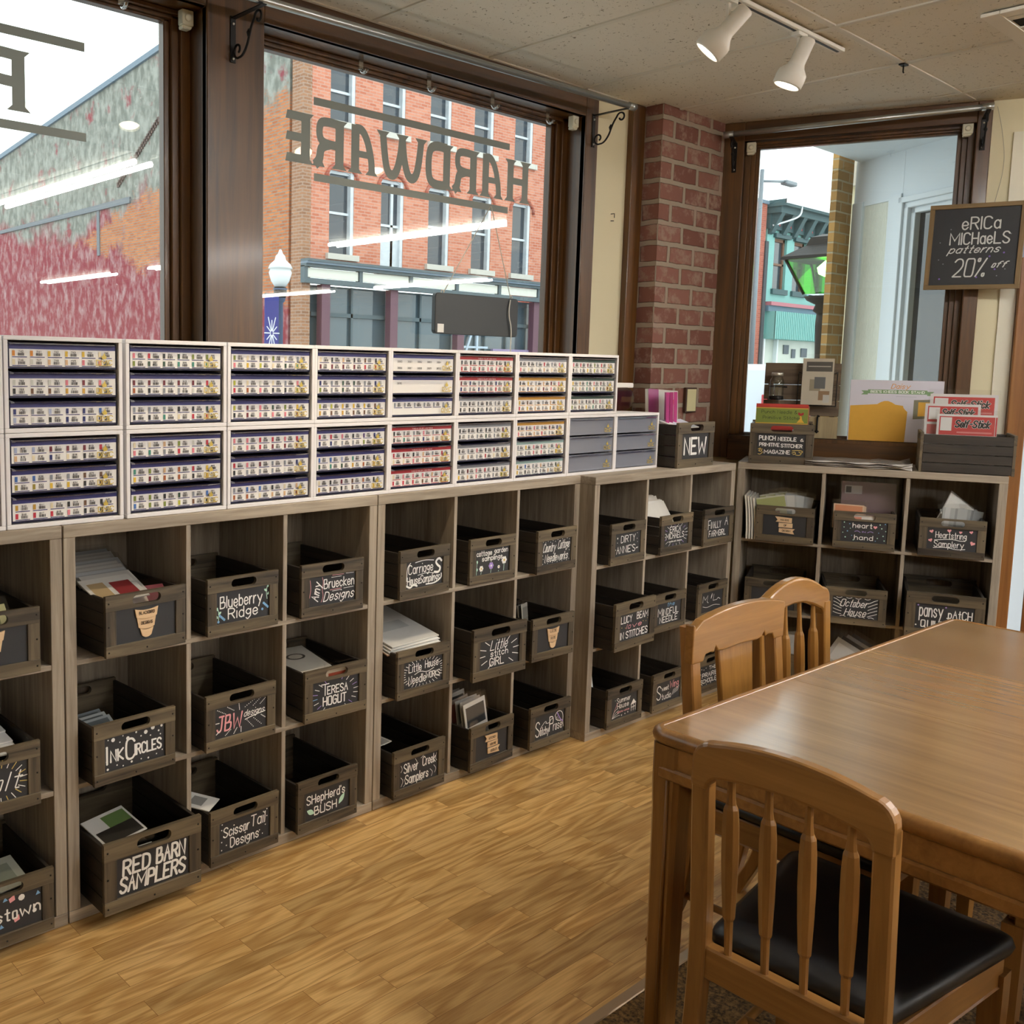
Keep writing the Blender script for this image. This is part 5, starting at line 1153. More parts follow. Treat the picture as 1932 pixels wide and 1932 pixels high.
# ------------------------------------------------------------------ things on the sill of the angled window
PLK = wood('weathered_plank', '#4a3c2e', '#75634e', 'X', 1.0, .7, 0, .08)
def onE(t, d, z, rx=0, rz=0): return Matrix.Translation(E3(t, d, z)) @ Euler((rx, 0, RZE+rz)).to_matrix().to_4x4()
og = thing('plank_organizer', 'dark plank wall organizer with wire basket and hook leaning on the window sill', 'organizer'); og.matrix_world = onE(.243, .425, 1.2365, -.06)
for z0, z1 in ((.275, .385), (.195, .272), (.115, .192), (.112, .114)):
    if z1-z0 > .01: MB().box(-.18, .18, 0, .018, z0, z1).build('plank', PLK, og, .002)
MB().box(-.18, .18, 0, .018, .0, .112).build('pale_plank', wood('pale_plank_wood', '#8f7d5c', '#b8a680', 'Z', 1.0, .7), og, .002)
for x in (-.15, .15): MB().box(x-.012, x+.012, .018, .026, .02, .37).build('batten', PLK, og)
b = MB(); b.tube(chaikin([(.085, -.004, .03), (.085, -.02, .055), (.085, -.012, .1), (.085, -.02, .118), (.093, -.03, .112)], 2), .0045, 8); b.lathe([(.0, -.012), (.02, -.010), (.022, -.004), (.0, 0)], 4, 0, T(.085, -.002, .035, PI/2)); b.build('iron_hook', BLACKM, og)
b = MB(); x0, x1, z0, z1, y0 = -.015, .165, .165, .325, -.055
for x in [x0+(x1-x0)*i/11 for i in range(12)]: b.tube([(x, y0, z0), (x, y0, z1)], .0009, 4)
for z in [z0+(z1-z0)*i/10 for i in range(11)]: b.tube([(x0, y0, z), (x1, y0, z)], .0009, 4)
for x in (x0, x1): b.tube([(x, -.002, z0), (x, y0, z0), (x, y0, z1), (x, -.002, z1+.015)], .0022, 6)
b.tube([(x0, y0, z0), (x1, y0, z0)], .0024, 6); b.tube(chaikin([(x0, y0, z1+.01), ((x0+x1)/2, y0, z1-.02), (x1, y0, z1+.01)], 3), .0024, 6); b.build('wire_basket', BLACKM, og)
b = MB(); b.tube(chaikin([(-.152, -.036, .26), (-.11, -.072, .262), (-.068, -.036, .26)], 3), .003, 6); b.box(-.152, -.068, -.006, .0, .256, .264); b.build('jar_band', BLACKM, og)
jr = thing('glass_jar', 'small clear glass jar with metal rim in front of the dark planks', 'jar'); jr.matrix_world = onE(.128, .380, 1.4345)
b = MB(); b.lathe([(.028, 0), (.033, .006), (.034, .02), (.034, .085), (.032, .100), (.025, .112), (.024, .122)], 24); b.build('body', JARG, jr)
b = MB(); b.lathe([(.0265, .118), (.0285, .12), (.0285, .133), (.0265, .136)], 24); b.build('lid', STEEL, jr)
b = MB(); b.lathe([(.0345, -.004), (.036, 0), (.036, .014), (.0345, .016)], 24); b.build('base_cup', BLACKM, jr)
bagp = leaflet('pattern_packet', 'clear bagged chart with grey title block in the wire basket', 'packet', None, onE(.318, .378, 1.41, -.05), .145, .235, .005, 'd9cfba', [(.12, .95, .72, .93, '55534f'), (.18, .9, .82, .84, 'c9c4b8'), (.25, .6, .3, .55, 'a89d84'), (.4, .75, .35, .6, '6c6f70'), (.55, .9, .1, .3, '9c7c5c'), (.7, .9, .05, .22, 'd6d3cc')], True)
bx = thing('book_stand_box', 'white and yellow boxed book stand with green ribbon title on the window sill', 'box'); bx.matrix_world = onE(.675, .415, 1.2365, -.05)
MB().box(-.205, .205, 0, .05, 0, .305).build('carton', mat('carton_print', '#dcd8e2', .45, var=.02), bx, .001)
b = MB(); P = lambda u, v: (u, -.0008, v); P2 = lambda u, v: (u, -.0014, v)
yl = [P(-.2, .0), P(.05, .0), P(.055, .15)]+[P(.055-.02*math.sin(i/6*PI/2)-.0, .15+.03*i/6) for i in range(1, 7)]+[P(.0-.08*i/5, .185+.018*math.sin(i/5*PI)) for i in range(0, 6)]+[P(-.2, .175)]
b.quad(yl, 0); b.quad([P(.08, .115), P(.19, .125), P(.19, .215), P(.08, .21)], 1); b.quad([P2(.1, .13), P2(.17, .135), P2(.17, .2), P2(.1, .2)], 0)
b.quad([P(-.125, .238), P(.135, .238), P(.135, .258), P(-.125, .258)], 2)
for s, x in ((-1, -.125), (1, .135)): b.quad([P(x, .232), P(x+s*.03, .232), P(x+s*.018, .242), P(x+s*.03, .252), P(x, .252)], 2)
for s in layout("BEE'S KNEES BOOK STAND", .005, .248, .235, .011): ribbon(b, s, .0028, P2, 3)
for s in layout('Daisy', .02, .276, .08, .022, .3): ribbon(b, s, .0030, P, 4)
ribbon(b, [P(0, 0)[0:1]+(.225,), (.09, .225)], .0012, P, 5)
b.build('front_print', [pm('dfa93a'), pm('7e7a63'), pm('7fa072'), pm('eef2ea'), pm('d99b55'), pm('a9a9b4')], bx, fix=False)
b = MB()
for i in range(20): b.quad([(-.2055, .002+.0, .305*i/20), (-.2055, .048, .305*i/20+.004), (-.2055, .048, .305*i/20+.0115), (-.2055, .002, .305*i/20+.0075)], i % 2)
b.build('striped_side', [pm('7c2b3c'), pm('e8e0e2')], bx, fix=False)
# ------------------------------------------------------------------ chalk sign hung on the wall
FRW = wood('sign_frame_wood', '#6b5635', '#8f7650', 'X', 1.5, .55)
FRZ = wood('sign_frame_wood_upright', '#6b5635', '#8f7650', 'Z', 1.5, .55)
sg = thing('chalk_sign', 'framed chalkboard sign with white lettering and purple dots on the wall at the right', 'sign'); sg.matrix_world = Matrix.Translation(E3(.945, .325, 1.975)) @ Euler((-.02, .012, RZE-.16)).to_matrix().to_4x4()
w_, h_, f_ = .385, .395, .020
for z in (0, h_-f_): MB().box(-w_/2, w_/2, -.018, .004, z, z+f_).build('frame_rail', FRW, sg, .001)
for x in (-w_/2, w_/2-f_): MB().box(x, x+f_, -.0178, .004, f_, h_-f_).build('frame_stile', FRZ, sg, .001)
bd = MB().box(-w_/2+f_*.6, w_/2-f_*.6, -.008, .002, f_*.6, h_-f_*.6).build('chalkboard', CHALK, sg)
b = MB(); P = lambda u, v: (u, -.0088, v)
for args in (('eRICa', .02, .305, .15, .055), ('MICHaeLS', .018, .235, .235, .052), ('patterns', .005, .185, .20, .032, .5), ('20%', -.01, .10, .125, .082, .1), ('off', .11, .112, .055, .026, .5)):
    for s in layout(*args): ribbon(b, s, .0062 if args[0] not in ('patterns', 'off') else .0045, P, 0)
for x, y, i in ((-.13, .05, 1), (.02, .055, 1), (.09, .09, 1), (.12, .165, 1), (.065, .15, 1), (-.14, .22, 2), (-.14, .14, 2), (-.12, .12, 2), (.14, .25, 2), (.13, .09, 2), (-.1, .28, 2), (.1, .06, 2)): disc(b, x, y, .0042 if i == 1 else .0028, P, i, 8)
b.build('lettering', [mat('chalk_white', '#d2d4d0', .8, var=0), mat('chalk_purple', '#7a5fb0', .8, var=0), mat('chalk_faint', '#80838a', .8, var=0)], bd, fix=False)
b = MB(); b.tube(chaikin([tuple(E3(1.0, .40, 2.82)), tuple(E3(1.03, .405, 2.7)), tuple(E3(1.05, .41, 2.55)), tuple(E3(1.02, .40, 2.38))], 3), .0012, 5); b.build('hanging_wire', mat('thin_wire', '#a8a08a', .5), None); tag(bpy.data.objects['hanging_wire'], 'thin pale wire running down the cream wall above the chalk sign', 'wire')

# ------------------------------------------------------------------ ceiling: track lights, strip lights, vent, hook
tr = MB(); tr.box(.6, 2.96, -.655, -.619, ZC-.022, ZC-.007); o = tr.build('track_rail', WPAINT, None, .002); MB().box(.62, 2.94, -.642, -.632, ZC-.0235, ZC-.0215).build('slot', BLACKP, o); tag(o, 'white lighting track on the ceiling with dark slot', 'track')
BULB = newmat('lamp_lens')[0]; nb = BULB.node_tree.nodes['Principled BSDF']; nb.inputs['Emission Color'].default_value = (1, .86, .62, 1); nb.inputs['Emission Strength'].default_value = 14
def spot(label, x, y, d, energy):
    t = thing('track_spotlight', label, 'spotlight', (x, y, ZC-.0075), 0, 'white track spotlights')
    d = Vector(d).normalized(); q = d.to_track_quat('Z', 'Y').to_matrix().to_4x4(); piv = Vector((0, 0, -.105))
    b = MB(); b.box(-.035, .035, -.016, .016, -.03, -.015); b.box(-.008, .008, -.006, .006, -.105, -.03); b.build('stem', WPAINT, t, .002)
    b = MB(); b.lathe([(.0, -.085), (.024, -.085), (.028, -.080), (.0285, .005), (.034, .02), (.052, .042), (.054, .055), (.053, .088), (.047, .094), (.045, .092), (.044, .06)], 24, 0, Matrix.Translation(piv+Vector((0, 0, -.012))) @ q); b.build('lamp_head', WPAINT, t)
    b = MB(); b.lathe([(.0445, .078), (.040, .084), (.02, .088), (.0, .089)], 20, 0, Matrix.Translation(piv+Vector((0, 0, -.012))) @ q); b.build('lens', BULB, t)
    l = bpy.data.lights.new('beam', 'SPOT'); l.energy = energy; l.color = (1, .84, .62); l.spot_size = 1.3; l.spot_blend = .6; l.shadow_soft_size = .04
    lo = bpy.data.objects.new('beam', l); COL.objects.link(lo); lo.parent = t; lo.matrix_local = Matrix.Translation(piv+Vector((0, 0, -.012))+d*.10) @ d.to_track_quat('-Z', 'Y').to_matrix().to_4x4()
    return t
def cam_dir(a, b_, c): return rt*a+up*b_+fw*c
spot('white track spotlight tilted left, first of the two beside the track end', 2.11, -.637, cam_dir(-.66, -.72, .33), SPOT)
spot('white track spotlight aimed more steeply down, at the end of the track', 2.618, -.637, cam_dir(-.36, -.90, .235), SPOT)
spot('white track spotlight whose lens just shows at the top edge', 1.12, -.637, cam_dir(-.3, -.9, .2), SPOT)
spot('white track spotlight farthest left on the ceiling track', .64, -.637, cam_dir(-.2, -.9, .2), SPOT)
TUBEM = newmat('fluorescent_tube')[0]; nb = TUBEM.node_tree.nodes['Principled BSDF']; nb.inputs['Emission Color'].default_value = (1, .985, .955, 1); nb.inputs['Emission Strength'].default_value = TUBE
for x in (-1.9, 1.92, 5.35, 9.3):
    for y0 in (-4.4, -8.2, -11.7):
        if x < 0 and y0 > -5: continue
        t = thing('strip_light', 'white two tube fluorescent strip light on the ceiling behind the viewer', 'ceiling light', (x, y0+1.2, ZC-.007), 0, 'ceiling strip lights')
        b = MB(); b.prism([(-.06, 0), (-.035, -.045), (.035, -.045), (.06, 0)], -1.2, 1.2, 'XZ'); b.build('housing', WPAINT, t)
        for s in (-1, 1):
            b = MB(); b.tube([(s*.055, -1.18, -.055), (s*.055, 1.18, -.055)], .019, 8); b.build('tube', TUBEM, t)
vt = thing('ceiling_vent', 'white ceiling vent with dark opening at the top right', 'vent', (3.235, -1.435, ZC-.006))
b = MB(); b.box(-.30, .30, .24, .30, -.012, 0); b.box(-.30, .30, -.30, -.24, -.012, 0); b.box(-.30, -.24, -.24, .24, -.012, 0); b.box(.24, .30, -.24, .24, -.012, 0); b.build('frame', WPAINT, vt, .002)
MB().box(-.24, .24, -.24, .24, -.003, -.001).build('dark_opening', mat('vent_dark', '#0a0a0a', .9, var=0), vt)
for i in range(3): MB().box(-.23+.15*i, -.19+.15*i, -.24, .24, -.010, -.005, 0, T(0, 0, 0)).build('blade', WPAINT, vt)
b = MB(); b.box(-.02, .02, -.012, .012, -.006, 0); b.tube([(0, 0, -.004), (0, 0, -.03), (.006, 0, -.034)], .003, 6); o = b.build('ceiling_hook', BLACKM); o.location = (3.34, -.727, ZC-.006); tag(o, 'small dark hook where two ceiling grid bars cross', 'hook')

# ------------------------------------------------------------------ table
tb = thing('dining_table', 'long honey oak dining table with two leaf seams and rounded rim', 'table', (1.705, -1.805, .004), d2(-2.0))
TL, TW, TZ = .865, .525, .746
for x0, x1 in ((-TL+.02, -.2455), (-.2445, .2445), (.2455, TL-.02)):
    MB().box(x0, x1, -TW+.02, TW-.02, TZ-.022, TZ).build('leaf', LAMIN, tb, .0008)
def rim(name, prof, m):
    """profile (outward, height) swept round the table edge with rounded corners"""
    r = .045; path = []
    for cx, cy, a0 in ((TL-r, TW-r, 0), (-TL+r, TW-r, PI/2), (-TL+r, -TW+r, PI), (TL-r, -TW+r, 1.5*PI)):
        for i in range(7): a = a0+PI/2*i/6; path.append((cx, cy, math.cos(a), math.sin(a)))
    rings = []
    for cx, cy, nx, ny in path: rings.append([(cx+nx*(r+o), cy+ny*(r+o), z) for o, z in prof])
    b = MB(); n = len(prof); vs = [p for q_ in rings for p in q_]; fs = []
    for i in range(len(rings)):
        k = (i+1) % len(rings)
        for j in range(n): fs.append((i*n+j, i*n+(j+1) % n, k*n+(j+1) % n, k*n+j))
    b.add(vs, fs, 0, None, name == 'rim'); o = b.build(name, m, tb); return o
rim('rim', [(-.026, TZ+.0006), (-.018, TZ+.002), (-.010, TZ), (-.003, TZ-.006), (.0, TZ-.016), (-.003, TZ-.027), (-.012, TZ-.034), (-.026, TZ-.036)], OAKX)
rim('apron', [(-.030, TZ-.034), (-.018, TZ-.034), (-.018, TZ-.088), (-.030, TZ-.088)], OAKX)
rim('apron_band', [(-.030, TZ-.086), (-.013, TZ-.086), (-.010, TZ-.092), (-.010, TZ-.112), (-.014, TZ-.117), (-.030, TZ-.117)], OAKX)
def rline(o):
    o.data.materials[0] = OAKX
for sx in (-1, 1):
    for sy in (-1, 1):
        b = MB(); h = TZ-.036; x, y = sx*(TL-.048), sy*(TW-.048)
        rings = []
        for z, w0 in ((h, .036), (h-.10, .036), (h-.16, .034), (.0, .029)):
            rings.append([(x+a*w0, y+c_*w0, z) for a, c_ in ((-1, -.72), (-.72, -1), (.72, -1), (1, -.72), (1, .72), (.72, 1), (-.72, 1), (-1, .72))])
        b.loft(rings, 0, None, False); b.build('leg', OAKZ, tb)
        c = MB()
        for dx, dy in ((-sx*.0365, 0), (0, -sy*.0365)):
            pass
        c.tube([(x-sx*.012, y+sy*.0375, h-.08), (x-sx*.010, y+sy*.031, .01)], .004, 6); c.tube([(x+sx*.0375, y-sy*.012, h-.08), (x+sx*.031, y-sy*.010, .01)], .004, 6); c.build('leg_bead', OAKZ, tb)
MB().box(-.04, .04, -TW+.05, TW-.05, TZ-.115, TZ-.024).build('cross_rail', OAKY, tb)
# ------------------------------------------------------------------ chairs (local +x = the way the sitter faces)
def cushion(parent, x0, x1, wb, wf, z):
    rings = []
    for zz, ins in ((z, .004), (z+.012, 0), (z+.026, .004), (z+.035, .016), (z+.040, .045), (z+.043, .11)):
        q = [(x0+ins, -wb/2+ins), (x1-ins, -wf/2+ins), (x1-ins, wf/2-ins), (x0+ins, wb/2-ins)]
        rr = []
        n = 4
        for k in range(4):
            a, b_, c_ = Vector(q[k-1]), Vector(q[k]), Vector(q[(k+1) % 4]); r = .035
            p0 = b_+(a-b_).normalized()*r; p1 = b_+(c_-b_).normalized()*r
            for i in range(n+1): t = i/n; p = p0*(1-t)**2+b_*2*t*(1-t)+p1*t*t; rr.append((p.x, p.y, zz))
        rings.append(rr)
    b = MB(); b.loft(rings); return b.build('seat', LEATHER, parent)
def bent_leg(parent, pts, w, d, name, m):
    """square post through points (x, y, z)"""
    pts = chaikin(pts, 3); rings = []
    for x, y, z in pts:
        t = z; rings.append([(x-d/2, y-w/2+.004, z), (x-d/2+.004, y-w/2, z), (x+d/2-.004, y-w/2, z), (x+d/2, y-w/2+.004, z), (x+d/2, y+w/2-.004, z), (x+d/2-.004, y+w/2, z), (x-d/2+.004, y+w/2, z), (x-d/2, y+w/2-.004, z)])
    b = MB(); b.loft(rings, 0, None, False); return b.build(name, m, parent)
def chair_base(t, mz, my, mx, wb, wf):
    for s in (-1, 1):
        b = MB(); rings = []
        for z, w0 in ((.40, .021), (.33, .021), (.0, .016)): rings.append([(.225+a*w0, s*(wf/2-.024)+c_*w0, z) for a, c_ in ((-1, -1), (1, -1), (1, 1), (-1, 1))])
        b.loft(rings, 0, None, False); b.build('front_leg', mz, t)
    M_ = MB(); M_.box(-.245, -.215, -wb/2+.03, wb/2-.03, .385, .452); M_.build('back_seat_rail', my, t, .004)
    M_ = MB(); M_.box(.215, .240, -wf/2+.03, wf/2-.03, .375, .437); M_.build('front_seat_rail', my, t, .003)
    for s in (-1, 1):
        M_ = MB(); M_.add([(-.225, s*(wb/2-.030), .375), (.225, s*(wf/2-.032), .375), (.225, s*(wf/2-.010), .375), (-.225, s*(wb/2-.008), .375), (-.225, s*(wb/2-.030), .440), (.225, s*(wf/2-.032), .437), (.225, s*(wf/2-.010), .437), (-.225, s*(wb/2-.008), .440)], [(0, 1, 2, 3), (4, 5, 6, 7), (0, 1, 5, 4), (1, 2, 6, 5), (2, 3, 7, 6), (3, 0, 4, 7)]); M_.build('side_seat_rail', mx, t, .003)
        M_ = MB(); M_.tube([(-.24, s*(wb/2-.018), .17), (.22, s*(wf/2-.026), .17)], .010, 8); M_.build('side_stretcher', mx, t)
    M_ = MB(); M_.tube([(0, -(wb+wf)/4+.02, .172), (0, (wb+wf)/4-.02, .172)], .009, 8); M_.build('cross_stretcher', my, t)
    cushion(t, -.212, .262, wb-.03, wf+.012, .438)
def spindle_chair(label, loc, rz, mz, my, mx, wb=.372, wf=.455, arch=.018, H=.872):
    t = thing('dining_chair', label, 'chair', loc, rz, 'honey oak dining chairs')
    chair_base(t, mz, my, mx, wb, wf)
    xr = lambda z: -.232-.030*(z-.45)/.42
    for s in (-1, 1):
        bent_leg(t, [(-.290, s*(wb/2-.016), 0), (-.250, s*(wb/2-.018), .2), (-.230, s*(wb/2-.018), .42), (xr(.7), s*(wb/2-.018), .7), (xr(H-.06), s*(wb/2-.018), H-.05)], .036, .032, 'back_post', mz)
        b = MB(); b.lathe([(.006, 0), (.0055, .003), (.003, .0045)], 10, 0, T(-.2405, s*(wb/2-.018), .42, 0, -PI/2)); b.build('plug', TAN, t)
    # arched top rail with rounded corners and eased inner corners
    w = wb/2; top = []; n = 12
    for i in range(7): a = PI*i/12; top.append((w-.042+.042*math.cos(a), H-.042+.042*math.sin(a)))
    for i in range(1, n): u = w-.042-(2*w-.084)*i/n; top.append((u, H+arch*(1-(u/(w-.042))**2)))
    for i in range(7): a = PI/2+PI*i/12; top.append((-w+.042+.042*math.cos(a), H-.042+.042*math.sin(a)))
    lo = [(-w, H-.095), (-w+.036, H-.095)]+[(-w+.036+.024*(1-math.cos(PI/2*i/4)), H-.095+.028*math.sin(PI/2*i/4)) for i in range(1, 5)]
    lo += [(-w+.06+(2*w-.12)*i/n, H-.067+arch*.7*(1-((2*i/n-1))**2)) for i in range(1, n)]
    lo += [(w-.06+.024*math.sin(PI/2*i/4), H-.067-.028*(1-math.cos(PI/2*i/4))) for i in range(5)]+[(w, H-.095)]
    b = MB(); b.prism(lo+top, -.016, .016, 'YZ', 0, T(xr(H-.03), 0, 0)); b.build('top_rail', my, t, .007, 2)
    for k in range(4):
        y = (-1.5+k)*(wb-.11)/3.55; b = MB(); z0 = .448; zt = H-.06+arch*.6
        prof = [(.0075, 0), (.0085, .075), (.0120, .082), (.0150, .15), (.0165, .21), (.0160, .27), (.0140, .300), (.0135, .303), (.0095, .312), (.0080, .325), (.0068, .37), (.0066, zt-z0+.01)]
        sh = Matrix(((1, 0, (xr(zt)-xr(z0))/(zt-z0), xr(z0)), (0, 1, 0, y), (0, 0, 1, z0), (0, 0, 0, 1)))
        b.lathe(prof, 8, 0, sh, False); b.build('spindle', mz, t)
    return t
def splat_chair(label, loc, rz, mz, my, mx, wb=.47, wf=.46):
    t = thing('dining_chair', label, 'chair', loc, rz, 'honey oak dining chairs')
    chair_base(t, mz, my, mx, wb, wf); H = .93
    xr = lambda z: -.232-.045*(z-.45)/.45
    for s in (-1, 1):
        bent_leg(t, [(-.330, s*(wb/2-.016), 0), (-.250, s*(wb/2-.020), .16), (-.228, s*(wb/2-.020), .42), (xr(.7), s*(wb/2-.02), .7), (xr(H-.03), s*(wb/2-.02), H-.03)], .042, .036, 'back_post', mz)
    w = wb/2+.004; n = 14
    top = [(w-.012*(1-math.cos(PI/2*i/3))-.0, H-.03+.012*math.sin(PI/2*i/3)) for i in range(4)]+[(w-.012-(2*w-.024)*i/n, H-.018+.024*(1-(2*i/n-1)**2)) for i in range(1, n)]+[(-w+.012*math.cos(PI/2*i/3), H-.03+.012*math.cos(PI/2-PI/2*i/3)) for i in range(4)]
    hz = H-.125
    lo = [(-w, hz), (-w+.055, hz), (-w+.065, hz+.018), (-w+.09, hz+.020), (-w+.105, hz+.016), (-w+.112, hz+.032), (-w+.125, hz+.018), (-w+.15, hz+.014), (0, hz+.018), (w-.15, hz+.014), (w-.125, hz+.018), (w-.112, hz+.032), (w-.105, hz+.016), (w-.09, hz+.020), (w-.065, hz+.018), (w-.055, hz), (w, hz)]
    b = MB(); b.prism(lo+top, -.012, .014, 'YZ', 0, T(xr(H-.06)+.012, 0, 0)); b.build('top_rail', LIGHTX, t, .005, 2)
    M_ = MB()
    z0, z1 = .455, hz+.02
    M_.add([(xr(z0)-.008, -.068, z0), (xr(z0)+.008, -.068, z0), (xr(z0)+.008, .068, z0), (xr(z0)-.008, .068, z0), (xr(z1)-.008, -.088, z1), (xr(z1)+.008, -.088, z1), (xr(z1)+.008, .088, z1), (xr(z1)-.008, .088, z1)], [(0, 3, 2, 1), (4, 5, 6, 7), (0, 1, 5, 4), (1, 2, 6, 5), (2, 3, 7, 6), (3, 0, 4, 7)])
    M_.build('splat', LIGHTZ, t, .003)
    return t
ZF = .004
spindle_chair('oak spindle back chair with black seat, nearest the viewer at the head of the table', (.852, -1.722, ZF), d2(-1.0), OAKZ, OAKY, OAKX)
splat_chair('oak chair with scalloped top rail and wide centre splat, window side of the table', (1.427, -1.42, 0.004), d2(-91), OAKZ, OAKY, OAKX)
spindle_chair('lighter oak spindle chair with round topped back, farther along the window side', (1.868, -1.352, 0.004), d2(-95), LIGHTZ, LIGHTX, LIGHTX, .39, .41, .045, .89)
spindle_chair('oak chair tucked under the near long side of the table, only its black seat showing', (1.50, -2.125, ZF), d2(90), OAKZ, OAKY, OAKX)
spindle_chair('oak chair at the far end of the table, cut off by the right edge', (2.80, -1.72, ZF), d2(178), OAKZ, OAKY, OAKX)

# ------------------------------------------------------------------ street outside
st = MB().box(-60, 110, 4.5, 13, -.5, -.3).build('street', mat('asphalt', '#8b8d90', .85, var=.1, scale=3)); struct(st, 'grey street outside the shop', 'street')
sw = MB(); sw.box(-60, 110, .6, 4.5, -.5, -.16); sw.box(-60, 13.1, 13, 60, -.5, -.16); sw.box(13.1, 110, 13, 16.5, -.5, -.16); o = sw.build('sidewalk', mat('concrete', '#b9bab8', .85, var=.07, scale=2)); struct(o, 'pale concrete sidewalk outside', 'sidewalk')
RB = brick('orange_red_brick', '#b96a50', '#cf8a70', '#c39a8c', .22, .075, .010, blotch='#b5502f', bl=.62, bs=1.2, bump=.3)
RB2 = brick('red_brick', '#9a4c3c', '#b3604c', '#a5776b', .22, .075, .010, bump=.3)
PBR = brick('pier_brown_brick', '#8a624a', '#a5785a', '#a48a7a', .22, .075, .012, bump=.3)
def weathered():
    m, N, L, b = newmat('weathered_painted_brick')
    t = N.new('ShaderNodeTexCoord'); s = N.new('ShaderNodeSeparateXYZ'); L.new(t.outputs['Object'], s.inputs[0])
    c = N.new('ShaderNodeCombineXYZ'); L.new(s.outputs[1], c.inputs[0]); L.new(s.outputs[2], c.inputs[1])
    k = N.new('ShaderNodeTexBrick'); k.inputs['Scale'].default_value = 1; k.inputs['Brick Width'].default_value = .22; k.inputs['Row Height'].default_value = .075; k.inputs['Mortar Size'].default_value = .012
    k.inputs['Color1'].default_value = C('a8603a'); k.inputs['Color2'].default_value = C('c47a4a'); k.inputs['Mortar'].default_value = C('8f7f72'); L.new(c.outputs[0], k.inputs['Vector'])
    def noise(sc, d, rough=.6, vec=None):
        z = N.new('ShaderNodeTexNoise'); z.inputs['Scale'].default_value = sc; z.inputs['Detail'].default_value = d; z.inputs['Roughness'].default_value = rough; L.new(vec or t.outputs['Object'], z.inputs['Vector']); return z.outputs['Fac']
    mp = N.new('ShaderNodeMapping'); mp.inputs['Scale'].default_value = (1, 1.35, .8); L.new(t.outputs['Object'], mp.inputs['Vector'])
    def ramp(v, a, e, c0=(0, 0, 0, 1), c1=(1, 1, 1, 1)):
        r = N.new('ShaderNodeValToRGB'); r.color_ramp.elements[0].position = a; r.color_ramp.elements[1].position = e; r.color_ramp.elements[0].color = c0; r.color_ramp.elements[1].color = c1; L.new(v, r.inputs['Fac']); return r.outputs['Color']
    def mth(op, a, b_, c_=None):
        n = N.new('ShaderNodeMath'); n.operation = op
        for i, v in enumerate((a, b_, c_)):
            if v is None: continue
            if isinstance(v, (int, float)): n.inputs[i].default_value = v
            else: L.new(v, n.inputs[i])
        return n.outputs[0]
    def mix(f, a, b_):
        n = N.new('ShaderNodeMix'); n.data_type = 'RGBA'; L.new(f, n.inputs[0])
        for i, v in ((6, a), (7, b_)):
            if isinstance(v, str): n.inputs[i].default_value = C(v)
            else: L.new(v, n.inputs[i])
        return n.outputs[2]
    big = noise(.35, 4); fine = noise(2.6, 9, .68, mp.outputs['Vector'])
    maroon = mix(ramp(fine, .46, .66), '84303c', 'a8898a')
    plaster = mix(ramp(fine, .42, .6), '6f726b', '9a9b94')
    plaster = mix(ramp(noise(1.1, 7, .72), .56, .66), plaster, '8a4149')
    # plaster high up and toward the back, paint below, bare brick near the street corner
    hgt = mth('SUBTRACT', mth('MULTIPLY_ADD', s.outputs[2], .16, mth('MULTIPLY', big, .9)), .95)
    col = mix(ramp(hgt, .40, .52), maroon, plaster)
    brk = mth('ADD', mth('MULTIPLY_ADD', s.outputs[1], -.05, .60), mth('MULTIPLY', noise(.8, 6, .7), .9))
    up_ = mth('SUBTRACT', brk, mth('MULTIPLY', mth('ABSOLUTE', mth('SUBTRACT', s.outputs[2], 5.4), 0), .21))
    col = mix(ramp(up_, .42, .52), col, k.outputs['Color'])
    col = mix(ramp(noise(3, 8, .8), .64, .7), col, 'ded8d0')
    L.new(col, b.inputs['Base Color']); b.inputs['Roughness'].default_value = .9
    return m
pw = thing('painted_brick_building', 'long side wall of peeling maroon and grey painted brick with sloping roof edge', 'building', (13.21, 16.5, 0))
MB().prism([(.5, -.3), (30, -.3), (30, 7.9), (6.0, 10.35), (.5, 10.6)], 0, .4, 'YZ').build('side_wall', weathered(), pw)
b = MB()
for (y0, z0), (y1, z1) in (((30, 7.9), (6.0, 10.35)), ((6.0, 10.35), (.4, 10.62))):
    b.add([(-.08, y0, z0), (.5, y0, z0), (.5, y1, z1), (-.08, y1, z1), (-.08, y0, z0+.16), (.5, y0, z0+.16), (.5, y1, z1+.16), (-.08, y1, z1+.16)], [(0, 1, 2, 3), (4, 5, 6, 7), (0, 1, 5, 4), (1, 2, 6, 5), (2, 3, 7, 6), (3, 0, 4, 7)])
b.build('coping', mat('slate_coping', '#6b7c8c', .6), pw)
b = MB()
for i in range(26): b.box(-.04, .02, 6.7+.1*i, 6.85+.1*i, 8.35-.06*i, 8.5-.06*i)
b.build('stepped_scar', mat('scar_mortar', '#5d4c48', .9), pw)
b = MB(); b.box(-.03, .02, 10.6, 10.78, 4.9, 6.3); b.add([(-.06, 8.5, 6.3), (.0, 8.5, 6.3), (.0, 19, 6.3), (-.06, 19, 6.3), (-.06, 8.5, 6.48), (.0, 8.5, 6.48), (.0, 19, 6.42), (-.06, 19, 6.42)], [(0, 1, 2, 3), (4, 5, 6, 7), (0, 1, 5, 4), (1, 2, 6, 5), (2, 3, 7, 6), (3, 0, 4, 7)]); b.build('flashing', mat('old_flashing', '#73787e', .8), pw)
